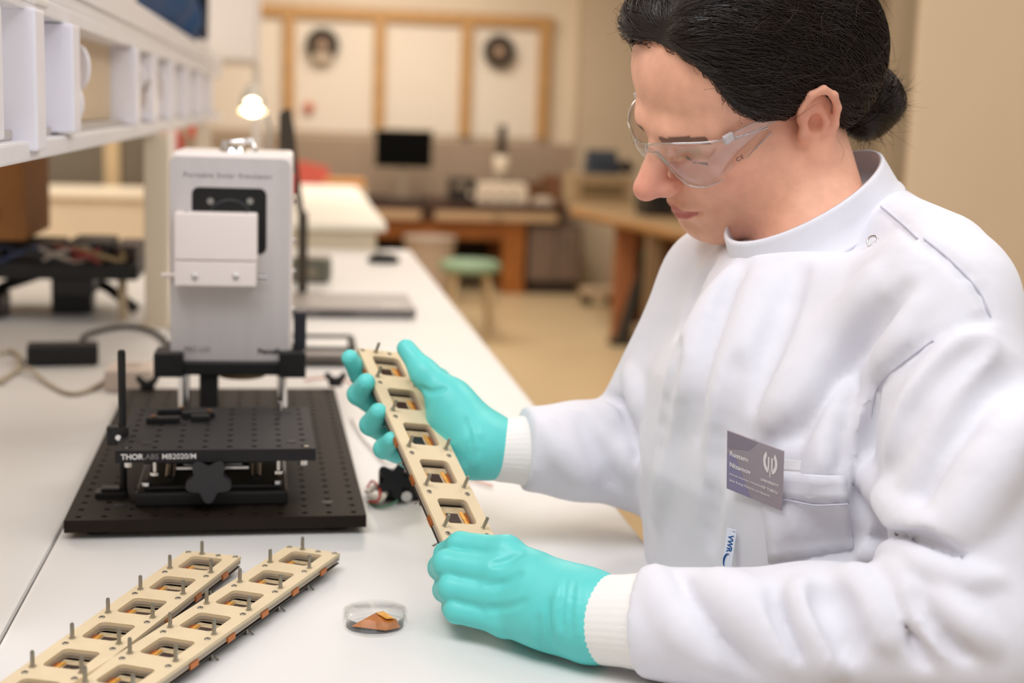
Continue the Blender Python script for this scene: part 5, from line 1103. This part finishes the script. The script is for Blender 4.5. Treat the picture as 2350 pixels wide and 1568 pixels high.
for pxs in ([(2024, 478), (2066, 512), (2107, 552)], [(2122, 552), (2180, 600), (2242, 668), (2270, 732)], [(2144, 784), (2060, 842), (2018, 887), (2000, 950)], [(1748, 1144), (1800, 1146), (1870, 1150), (1940, 1152)]):
    P = [ct.hit(*q) for q in cr(pxs, 5)]; P = np.array([p for p in P if p is not None])
    if len(P) > 3: N_ = ct.grad(P, 0.012); MB().tube([tuple(p+g*(0.0021 if pxs[0][0] != 1748 else 0.0052)) for p, g in zip(P, N_)], 0.0009, 6).build('seam', SEAM_M, coat)
# ---- gloves
GLV = mat('glove_nitrile', (100, 213, 209), 0.42, var=0.06, scale=30, bump=0.25, bscale=120, spec=0.45, sss=0.0)
def D_(p): return dep(*p)
gl = Field((0.08, 0.93, 0.97), (0.32, 1.22, 1.12), 0.0016)
wr = dep(1385, 1420, 1.095)
W0 = dep(1330, 1400, 1.105); 
kn_ = [dep(1160, 1268, 1.148), dep(1142, 1314, 1.138), dep(1144, 1370, 1.131), dep(1156, 1424, 1.127)]
pip = [dep(1056, 1252, 1.172), dep(1026, 1294, 1.156), dep(1036, 1350, 1.147), dep(1048, 1402, 1.142)]
dip = [dep(1024, 1272, 1.192), dep(1012, 1303, 1.184), dep(1022, 1354, 1.176), dep(1040, 1396, 1.166)]
tip = [dep(1042, 1284, 1.212), dep(1036, 1318, 1.206), dep(1048, 1362, 1.197), dep(1066, 1398, 1.186)]
for i, r_ in enumerate((0.0116, 0.0122, 0.0116, 0.0104)):
    gl.chain([kn_[i], pip[i], dip[i], tip[i]], [r_*1.15, r_, r_*0.92, r_*0.78], 0.003)
for i in range(4): gl.cone(W0*0.55+kn_[i]*0.45, 0.019, kn_[i]*0.97+W0*0.03, 0.0138, 0.009); gl.cone(W0+(wr-W0)*0.2+(kn_[i]-kn_[1])*0.35, 0.024, W0*0.45+kn_[i]*0.55, 0.017, 0.015)
gl.cone(W0, 0.031, wr, 0.031, 0.02); gl.ell(W0*0.6+kn_[3]*0.4, (0.028, 0.022, 0.024), 0.02)
# thumb below/behind, pressing the strip from the other side
gl.chain([dep(1240, 1440, 1.14), dep(1165, 1400, 1.185), dep(1115, 1340, 1.215), dep(1090, 1300, 1.222)], [0.018, 0.0135, 0.0118, 0.010], 0.010)
def gfold(F_, pxs, r, dp, mode='cut'):
    P = [F_.hit(*q) for q in cr(pxs, 4)]; P = [p for p in P if p is not None]
    if len(P) < 3: return
    P = np.array(P); N = F_.grad(P, 0.006); sg_ = 1 if mode == 'cut' else -1
    F_.chain([p+sg_*g*(r-dp*math.sin(math.pi*(i+0.5)/len(P))) for i, (p, g) in enumerate(zip(P, N))], r, 0.003, mode)
for pxs in ([(1300, 1335), (1292, 1400), (1300, 1470)], [(1318, 1345), (1312, 1410), (1318, 1480)], [(1262, 1380), (1258, 1430), (1266, 1480)], [(1235, 1420), (1236, 1455), (1246, 1490)], [(1130, 1295), (1165, 1288), (1200, 1270)], [(1120, 1345), (1160, 1338), (1195, 1318)], [(1125, 1398), (1165, 1394), (1205, 1380)]): gfold(gl, pxs, 0.003, 0.0011)
for pxs in ([(1308, 1340), (1302, 1405), (1309, 1475)], [(1285, 1345), (1276, 1400), (1284, 1462)], [(1330, 1340), (1325, 1410), (1328, 1490)]): gfold(gl, pxs, 0.004, 0.0010, 'add')
glove1 = obj('glove', gl.mesh('glove', 1), GLV, person); glove1['label'] = 'green nitrile glove on the near hand'
gr = Field((0.0, 1.22, 1.00), (0.26, 1.55, 1.24), 0.0016)
tips = [(806, 826), (846, 878), (872, 944), (906, 1008)]
fz = [1.425, 1.398, 1.370, 1.344]
pw_ = dep(1130, 1030, 1.385); pm = dep(1040, 965, 1.405)
base_f = [dep(1000, 880, 1.455), dep(1010, 925, 1.44), dep(1025, 970, 1.425), dep(1045, 1015, 1.41)]
mid_f = [dep(880, 900, 1.462), dep(880, 945, 1.44), dep(905, 1005, 1.415), dep(935, 1050, 1.39)]
out_f = [dep(825, 860, 1.445), dep(822, 905, 1.415), dep(850, 975, 1.388), dep(880, 1030, 1.362)]
tip_f = [dep(803, 822, 1.428), dep(840, 878, 1.398), dep(868, 946, 1.370), dep(898, 1010, 1.346)]
for i, r_ in enumerate((0.0105, 0.0112, 0.0108, 0.0098)): gr.chain([base_f[i], mid_f[i], out_f[i], tip_f[i]], [r_*1.15, r_*1.05, r_, r_*0.86], 0.0035)
for i in range(4): gr.cone(pw_*0.8+pm*0.2, 0.026, base_f[i], 0.016, 0.014)
th = [dep(1082, 1010, 1.372), dep(1030, 915, 1.385), dep(975, 858, 1.392), dep(932, 800, 1.405)]
gr.chain(th, [0.025, 0.0195, 0.0128, 0.0098], 0.012); gr.ell(dep(1050, 980, 1.385), (0.030, 0.022, 0.034), 0.02)
gr.chain([dep(1040, 1020, 1.385), dep(1062, 1060, 1.375), dep(1100, 1050, 1.37)], [0.016, 0.014, 0.020], 0.014)
gr.cone(pw_, 0.030, dep(1108, 1025, 1.38), 0.030, 0.012)
for pxs in ([(1085, 960), (1100, 1010), (1088, 1062)], [(1072, 965), (1082, 1015), (1070, 1065)], [(968, 892), (990, 900), (1020, 892)]): gfold(gr, pxs, 0.003, 0.0016)
for pxs in ([(1092, 962), (1106, 1012), (1096, 1066)], [(1078, 962), (1091, 1012), (1080, 1064)]): gfold(gr, pxs, 0.004, 0.0014, 'add')
glove2 = obj('glove', gr.mesh('glove', 1), GLV, person); glove2['label'] = 'green nitrile glove on the far hand'

# ---- safety glasses
sg = thing('safety_glasses', 'clear wraparound safety glasses worn by the person', 'glasses')
sg.matrix_world = Matrix(HM.tolist())
LENS = mat_clear('clear_lens', (0.965, 0.97, 0.97), 0.02, 0.9, 0.07); RIM = mat_clear('clear_rim', (0.92, 0.92, 0.92), 0.08, 0.6, 0.38)
wrap = [(-0.0, 0.1165, 0.0150, 0.0040), (-0.008, 0.1160, 0.0160, 0.0020), (-0.014, 0.1145, 0.0175, -0.006), (-0.022, 0.1115, 0.0190, -0.020), (-0.032, 0.1065, 0.0200, -0.0300), (-0.044, 0.0980, 0.0195, -0.0330), (-0.056, 0.0870, 0.0180, -0.0290), (-0.0645, 0.0745, 0.0160, -0.0210), (-0.0700, 0.0600, 0.0130, -0.0130), (-0.0735, 0.0450, 0.0105, -0.0060), (-0.0755, 0.0320, 0.0080, -0.0005)]
full = [(-x, y, a, b) for (x, y, a, b) in wrap[::-1]]+wrap[1:]; full = [(x, y, a, b) for (x, y, a, b) in full]; full = full if full[0][0] > full[-1][0] else full[::-1]
cw = cr(full, 4); NVv = 9; vs = []; n = len(cw)
for th in (0.0, 0.0016):
    for (x, y, a, b) in cw:
        for k in range(NVv):
            t = k/(NVv-1); zz = a+(b-a)*t; bul = 0.006*math.sin(math.pi*t)-0.010*t; nx = x/0.09; vs.append((x*(1-0.04*t)-nx*th, y+bul*(0.4+0.6*max(0, 1-abs(x)/0.09))-th, zz))
fs = []
for sd in (0, 1):
    o = sd*n*NVv
    for i in range(n-1):
        for k in range(NVv-1): q = (o+i*NVv+k, o+i*NVv+k+1, o+(i+1)*NVv+k+1, o+(i+1)*NVv+k); fs.append(q if sd == 0 else q[::-1])
for k in (0, NVv-1):
    for i in range(n-1): q = (i*NVv+k, (i+1)*NVv+k, n*NVv+(i+1)*NVv+k, n*NVv+i*NVv+k); fs.append(q)
MB().add(vs, fs, True).build('lens', LENS, sg)
MB().tube([vs[i*NVv] for i in range(n)], 0.0010, 6).build('brow_bar', RIM, sg); MB().tube([vs[i*NVv+NVv-1] for i in range(n)], 0.0008, 6).build('lower_rim', RIM, sg)
MB().tube([vs[(n//2+4)*NVv+k] for k in range(NVv)], 0.0007, 6).build('nose_edge', RIM, sg); MB().tube([vs[(n//2-4)*NVv+k] for k in range(NVv)], 0.0007, 6).build('nose_edge', RIM, sg)
for sx in (-1, 1):
    MB().box((sx*0.0690, 0.0690, 0.0165), (0.005, 0.010, 0.008), 0.0015, None).build('hinge', mat('hinge_clear', (226, 222, 224), 0.15, trans=0.4), sg)
    tpp = [(sx*0.0715, 0.064, 0.0165), (sx*0.0765, 0.040, 0.0165), (sx*0.0785, 0.026, 0.0170), (sx*0.0790, 0.018, 0.0170), (sx*0.0780, 0.010, 0.0170)]
    hts = [0.004, 0.0045, 0.005, 0.005, 0.004]; tv = []
    for (x, y, z), h_ in zip(tpp, hts): tv += [(x-0.0007, y, z-h_), (x+0.0007, y, z-h_), (x+0.0007, y, z+h_), (x-0.0007, y, z+h_)]
    tf = [(0, 1, 2, 3), (19, 18, 17, 16)]+[(4*i+j, 4*i+4+j, 4*i+4+(j+1) % 4, 4*i+(j+1) % 4) for i in range(4) for j in range(4)]
    te = MB().add(tv, tf, False).build('temple', LENS, sg)
    for zz in (-1, 1): MB().tube([(p[0], p[1], p[2]+zz*h_) for p, h_ in zip(tpp, hts)], 0.0006, 6).build('temple_edge', RIM, te)
o = obj('marking', text_mesh('CE', 0.0058, 0.0001, 'CENTER', 1.1), mat('marking_black', (50, 40, 44), 0.6), sg)
mk = Matrix(frame_matrix((-0.0712, 0.0640, -0.0085), (-0.32, -0.93, 0.22), (0.0, 0.18, 0.95))); o.matrix_local = mk
# ---- name badge
TLp, TRp, BLp = (1645, 980), (1773, 1028), (1669, 1120)
A_ = dep(*TLp, 1.143); X_ = dep(*TRp, 1.106)-A_; Y_ = dep(*BLp, 1.158)-A_; BW_, BH_ = float(np.linalg.norm(X_)), float(np.linalg.norm(Y_))
bg = thing('name_badge', 'grey violet name badge with white lettering pinned on the coat', 'badge'); bmx = frame_matrix(A_+Y_, X_, -Y_); bg.matrix_world = bmx
BGM = mat('badge_grey', (160, 148, 156), 0.3); BGV = mat('badge_violet', (142, 134, 166), 0.3); BGD = mat('badge_dark', (140, 128, 142), 0.3); BWT = mat('badge_white', (232, 226, 226), 0.5)
MB().b2((0, 0, 0), (BW_, BH_, 0.0012), 0.0003).build('plate', BGM, bg)
MB().prism([(0.0008, 0.0008), (BW_*0.45, 0.0008), (BW_*0.13, BH_*0.66), (0.0008, BH_*0.62)], 0.0012, 0.00135).build('violet_field', BGV, bg)
MB().prism([(0.0008, BH_*0.70), (BW_*0.40, BH_*0.80), (BW_*0.55, BH_-0.0008), (0.0008, BH_-0.0008)], 0.0012, 0.00135).build('dark_field', BGD, bg)
def btxt(t, w_, x, y, bold=0.0):
    me = text_mesh(t, 0.006, 0.0001, 'LEFT', 1.0, bold); xs = [v.co.x for v in me.vertices]; k = w_/(max(xs)-min(xs))
    for v in me.vertices: v.co = Vector(((v.co.x-min(xs))*k, v.co.y*k, v.co.z+0.0015))
    o = obj('lettering', me, BWT, bg); o.location = (x, y, 0); return o
btxt('Rustem', BW_*0.33, BW_*0.06, BH_*0.60, 0.00012); btxt('Nizamov', BW_*0.38, BW_*0.06, BH_*0.41, 0.00012)
btxt('University Researcher of Chemistry', BW_*0.58, BW_*0.06, BH_*0.27); btxt('Solar Energy Materials and Systems', BW_*0.72, BW_*0.06, BH_*0.16)
btxt('UNIVERSITY', BW_*0.32, BW_*0.62, BH_*0.38, 0.0001); btxt('OF TURKU', BW_*0.28, BW_*0.64, BH_*0.26, 0.0001)
m = MB()
for sx in (-1, 1):
    m.prism([(BW_*0.78+sx*BW_*0.015+sx*0.011*math.sin(R(a))*0.55*k_, BH_*0.72-0.0105*math.cos(R(a))*k_+0.001) for a, k_ in [(a, 1.0) for a in range(8, 150, 14)]+[(a, 0.62) for a in range(140, 6, -14)]], 0.0013, 0.0015)
    m.b2((BW_*0.78+sx*0.0016-0.0007, BH_*0.60, 0.0013), (BW_*0.78+sx*0.0016+0.0007, BH_*0.82, 0.0015))
cl_ = bmx.inverted() @ Vector(ct.hit(1712, 1012)); MB().tube([(BW_*0.4, BH_*0.86, -0.005), tuple(cl_)], [0.004, 0.003], 10).build('clip', STEEL, bg)
m.b2((BW_*0.78-0.0004, BH_*0.49, 0.0013), (BW_*0.78+0.0004, BH_*0.60, 0.0015)); m.build('torch_emblem', BWT, bg)

tr = Field((0.30, 0.90, 0.05), (0.80, 1.46, 0.75), 0.009); HC = MIDS.copy(); HC[2] = 0.62
for s_ in (-1, 1):
    hip = HC+sdir*0.085*s_; kne = hip+V3(0.02, 0, -0.24); ank = hip+V3(0.03, 0, -0.54); tr.chain([hip, kne, ank], [0.085, 0.07, 0.058], 0.02)
o = obj('trousers', tr.mesh('trousers', 2), mat('trousers_navy', (42, 46, 58), 0.8, bump=0.1, bscale=400), person); o['label'] = 'dark trousers below the coat'
for s_ in (-1, 1):
    ft = HC+sdir*0.085*s_+V3(0.03, 0, 0); ft[2] = 0.0; f = Field(ft-V3(0.28, 0.12, 0.0)-V3(0, 0, 0.012), ft+V3(0.12, 0.12, 0.15), 0.005)
    f.cone(ft+V3(0.03, 0, 0.05), 0.045, ft+bf*0.09+V3(0, 0, 0.045), 0.042, 0.02); f.cone(ft+bf*0.09+V3(0, 0, 0.045), 0.042, ft+bf*0.19+V3(0, 0, 0.034), 0.032, 0.02); f.fn(lambda x, y, z: 0.001-z+0*x+0*y, ft-V3(0.3, 0.2, 0.05), ft+V3(0.2, 0.2, 0.2), 0.003, 'and')
    obj('shoe', f.mesh('shoe', 1), mat('shoe_black', (30, 28, 28), 0.5), person)

# card peeking out of the pocket
pcs = [ct.hit(*q) for q in ((1800, 1100), (1840, 1103))]; pn_ = ct.grad(np.array(pcs), 0.014).mean(0)
card = thing('paper_card', 'white card peeking out of the chest pocket behind the badge', 'card'); cxv = pcs[1]-pcs[0]; cy_ = V3(0, 0, 1)-pn_*pn_[2]
card.matrix_world = frame_matrix((pcs[0]+pcs[1])/2+pn_*0.0015, cxv, cy_)
MB().b2((-0.014, -0.003, 0), (0.014, 0.0165, 0.0006), 0.0002).build('sheet', mat('card_white', (240, 239, 240), 0.6), card); MB().b2((-0.014, 0.008, 0.0006), (0.014, 0.0092, 0.0009)).build('fold_line', mat('card_fold', (214, 212, 216), 0.6), card)
# ================================================================== things on and behind the overhead shelf
SHT = 1.5785
def blob(name, m, parent, prims, lo, hi, h, smooth=2):
    f = Field(lo, hi, h)
    for p in prims:
        if p[0] == 'c': f.cone(*p[1:])
        else: f.ell(*p[1:])
    return obj(name, f.mesh(name, smooth), m, parent)
bg = thing('blue_bag', 'blue fabric bag with dark strap slumped on the overhead shelf', 'bag')
BLUEF = mat('bag_blue', (44, 88, 142), 0.7, var=0.25, scale=9, bump=0.3, bscale=60)
bx, by = -0.37, 3.80
blob('body', BLUEF, bg, [('c', (bx, 2.80, SHT+0.09), 0.09, (bx, 4.15, SHT+0.09), 0.09, 0.05), ('c', (bx+0.02, 2.80, SHT+0.20), 0.10, (bx+0.01, 3.85, SHT+0.19), 0.10, 0.06), ('c', (bx+0.05, 4.0, SHT+0.07), 0.07, (bx+0.05, 4.30, SHT+0.06), 0.06, 0.04), ('e', (bx+0.05, 3.6, SHT+0.12), (0.085, 0.3, 0.11), 0.03)], (-0.62, 2.3, SHT-0.03), (-0.20, 4.5, SHT+0.4), 0.012)
MB().tube([(bx+0.10, by+0.05, SHT+0.24), (bx+0.125, by+0.14, SHT+0.18), (bx+0.12, by+0.24, SHT+0.10), (bx+0.115, by+0.36, SHT+0.02)], [0.012, 0.016, 0.016, 0.012], 8).build('strap', mat('strap_navy', (34, 44, 66), 0.7), bg)
MB().box((bx+0.115, by+0.04, SHT+0.19), (0.02, 0.05, 0.03), 0.004).build('buckle', mat('buckle_grey', (110, 108, 100), 0.4), bg)
pb_ = thing('paper_bag', 'crumpled white paper bag lying on the shelf before the blue bag', 'bag')
blob('sheet', mat('paper_white', (236, 226, 220), 0.8, bump=0.4, bscale=40), pb_, [('c', (-0.36, 2.26, SHT+0.045), 0.05, (-0.33, 2.58, SHT+0.03), 0.038, 0.02), ('c', (-0.34, 2.36, SHT+0.06), 0.04, (-0.31, 2.51, SHT+0.02), 0.03, 0.02), ('e', (-0.33, 2.64, SHT+0.02), (0.05, 0.07, 0.025), 0.02)], (-0.46, 2.11, SHT-0.02), (-0.22, 2.76, SHT+0.14), 0.006)
wc = thing('white_cupboard', 'tall white cupboard standing at the far end of the overhead shelf', 'cupboard', (-0.30, 5.35, 0))
MB().b2((-0.22, 0, 1.56), (0.17, 0.5, 2.5), 0.006).build('body', mat('cupboard_white', (222, 216, 214), 0.5), wc)
for k in range(2): d = MB().b2((-0.21+0.195*k, -0.018, 1.575), (-0.025+0.19*k, -0.001, 2.49), 0.004).build('door', mat('cupboard_door', (230, 224, 220), 0.45), wc); MB().b2((-0.05+0.07*k, -0.032, 1.9), (-0.04+0.07*k, -0.018, 2.05), 0.002).build('handle', STEEL, d)
for x in (-0.2, 0.14): MB().b2((x, 0.42, 0), (x+0.03, 0.47, 1.56), 0.003).build('support_leg', WHITE_MET, wc)
# ================================================================== things on the bench behind the rail
cbx = thing('cardboard_box', 'brown cardboard box resting on the dark electronics rig', 'box', (-0.662, 2.82, 1.144))
CARD = mat('cardboard', (150, 98, 48), 0.7, var=0.12, scale=8)
MB().b2((-0.16, -0.12, 0), (0.165, 0.16, 0.22), 0.003).build('carton', CARD, cbx)
for s in (-1, 1): MB().b2((0.0 if s > 0 else -0.16, -0.12, 0.2205), (0.165 if s > 0 else -0.002, 0.16, 0.2235)).build('flap', mat('cardboard_flap', (162, 112, 62), 0.7), cbx)
MB().b2((0.03, -0.1215, 0.035), (0.12, -0.12, 0.06)).build('print_mark', mat('carton_print', (112, 72, 36), 0.7), cbx)
rg = thing('electronics_rig', 'black electronics rig with tangled boards and a central stand on the bench', 'electronics', (-0.43, 2.90, ZB))
MB().b2((-0.22, -0.16, 0.085), (0.135, 0.16, 0.118), 0.006).build('tray', BLACK_PL, rg)
MB().b2((-0.05, -0.03, 0), (0.03, 0.03, 0.086), 0.004).build('stand', BLACK_AN, rg)
MB().b2((-0.02, -0.155, 0.055), (0.05, -0.06, 0.086), 0.004).build('motor', BLACK_AN, rg)
for s in (-1, 1): MB().tube([(s*0.03-0.04, 0, 0.08), (s*0.10-0.04, -0.03, 0.055), (s*0.16-0.04, -0.05, 0.013)], [0.012, 0.011, 0.012], 8).build('leg', BLACK_AN, rg)
MB().b2((-0.21, -0.13, 0.0), (-0.13, -0.02, 0.045), 0.004).build('controller', mat('controller_dark', (44, 36, 36), 0.5), rg)
for k, (x0, x1, y0, z1, c_) in enumerate(((-0.21, -0.12, -0.15, 0.145, (52, 44, 40)), (-0.11, -0.02, -0.14, 0.152, (70, 62, 58)), (0.0, 0.08, -0.15, 0.158, (38, 34, 34)), (0.085, 0.13, -0.13, 0.15, (56, 40, 36)))):
    MB().b2((x0, y0, 0.118), (x1, y0+0.16, z1), 0.004).build('module', mat('module_%d' % k, c_, 0.5), rg)
for k, (c_, x) in enumerate((((52, 96, 68), -0.20), ((50, 62, 92), -0.10), ((130, 52, 44), 0.02), ((140, 120, 84), 0.06), ((40, 40, 42), -0.04), ((150, 140, 130), 0.0))):
    pts = [(x+0.05*math.sin(i*0.9+k), -0.155+0.012*math.sin(i*1.3+k*2), 0.118+0.03*abs(math.sin(i*0.7+k))) for i in range(7)]
    MB().tube([tuple(p) for p in cr(pts, 4)], 0.005, 6).build('cable', mat('cable_%d' % k, c_, 0.5), rg)
for x in (-0.18, 0.1): MB().b2((x-0.008, -0.12, 0), (x+0.008, -0.10, 0.086), 0.002).build('strut', mat('strut_cream', (190, 172, 140), 0.5), rg)
pbk = thing('power_brick', 'black power adapter brick lying on the bench left of the board', 'adapter', onz(145, 838, ZB), (0, 0, R(8)))
MB().box((0, 0.01, 0.018), (0.112, 0.05, 0.032), 0.004).build('casing', BLACK_PL, pbk); MB().box((0, 0.01, 0.0345), (0.07, 0.03, 0.0008)).build('rating_label', mat('brick_label', (52, 50, 52), 0.4), pbk)
wire('power_cable', [(206, 800, .012), (190, 775, .012), (232, 758, .006), (300, 750, .006), (352, 762, .006), (384, 790, .006), (376, 830, .006)], BLACK_PL, 0.0042, 'thick black power cable curving behind the brick')
wire('adapter_cable', [(0, 880, .004), (30, 858, .004), (66, 846, .01), (110, 880, .004), (165, 904, .004), (220, 888, .004), (262, 856, .004), (300, 848, .006)], mat('wire_beige', (176, 162, 142), 0.5), 0.0034, 'grey beige cable looping on the bench under the brick')
wire('mains_cable', [(0, 812, .004), (26, 806, .004), (48, 822, .004), (40, 846, .004), (12, 868, .004), (-20, 880, .004)], mat('wire_pale', (190, 178, 156), 0.5), 0.004, 'pale cable loop at the left picture edge')
q = onz(292, 905, ZB); t = thing('mains_box', 'pale mains socket box on the bench behind the support rod', 'socket box', (q[0], q[1]+0.03, ZB))
MB().b2((-0.035, -0.02, 0), (0.035, 0.06, 0.034), 0.006).build('body', mat('socket_pale', (206, 190, 178), 0.5), t); MB().cyl((0.0, 0.02, 0.034), (0.0, 0.02, 0.0355), 0.016, 16).build('socket', mat('socket_rim', (180, 166, 154), 0.5), t)
# far left: cream counter, grey glazed partition, extinguisher
cn_ = thing('side_counter', 'cream side counter standing behind the overhead shelf', 'counter', (0, 5.9, 0))
MB().b2((-2.6, 0.02, 0), (-0.50, 0.43, 1.0), 0.006).build('body', CREAM, cn_); MB().b2((-2.62, 0, 1.0), (-0.48, 0.45, 1.03), 0.006).build('top', mat('counter_top', (240, 228, 206), 0.4), cn_)
gp = thing('glazed_partition', 'grey glazed partition with cream frame behind the side counter', 'partition', (0, 6.6, 0))
ps = [ony(120, 400, 6.6)[0], ony(248, 400, 6.6)[0], ony(268, 400, 6.6)[0], ony(335, 400, 6.6)[0]]; zlo, zhi = ony(200, 440, 6.6)[2], 1.9
GLZ = mat('grey_glazing', (120, 112, 98), 0.25); FRC = mat('frame_cream', (214, 190, 150), 0.5)
MB().b2((ps[0]-0.9, 0, zlo), (ps[1]-0.01, 0.02, zhi)).build('pane', GLZ, gp); MB().b2((ps[2]+0.01, 0, zlo), (ps[3], 0.02, zhi)).build('pane', GLZ, gp)
MB().b2((ps[1]-0.015, -0.02, 0), (ps[2]+0.015, 0.04, zhi), 0.004).build('mullion', FRC, gp); MB().b2((ps[3], -0.02, 0), (ps[3]+0.05, 0.04, zhi), 0.004).build('mullion', FRC, gp)
MB().b2((ps[0]-0.9, -0.01, 0), (ps[3]+0.02, 0.03, zlo), 0.002).build('lower_panel', mat('panel_cream', (236, 220, 192), 0.5), gp); MB().b2((ps[0]-0.9, -0.02, zhi), (ps[3]+0.05, 0.04, zhi+0.06), 0.004).build('head_rail', FRC, gp)
q = ony(397, 372, 6.05); ex_ = thing('fire_extinguisher', 'red fire extinguisher on the counter seen left of the simulator', 'extinguisher', (q[0]-0.005, 6.05, 1.03))
REDX = mat('extinguisher_red', (178, 34, 22), 0.35)
MB().lathe([(0.0, 0.0), (0.045, 0.0), (0.048, 0.02), (0.048, 0.22), (0.03, 0.265), (0.016, 0.28), (0.0, 0.28)], 20).build('cylinder', REDX, ex_); MB().tube([(0, 0, 0.28), (0, 0, 0.32), (0.05, 0, 0.33)], 0.01, 8).build('valve', BLACK_PL, ex_)
q = ony(455, 300, 6.48); t = thing('red_sign', 'small red sign on a stand behind the lamp neck', 'sign', (q[0], 6.48, 0)); MB().b2((-0.04, 0, q[2]-0.03), (0.04, 0.012, q[2]+0.035), 0.003).build('plate', mat('sign_red', (206, 62, 44), 0.5), t); MB().cyl((0, 0.006, 0), (0, 0.006, q[2]-0.03), 0.012, 8).build('stand', STEEL, t); MB().cyl((0, 0.006, 0), (0, 0.006, 0.02), 0.1, 16).build('foot', STEEL, t)
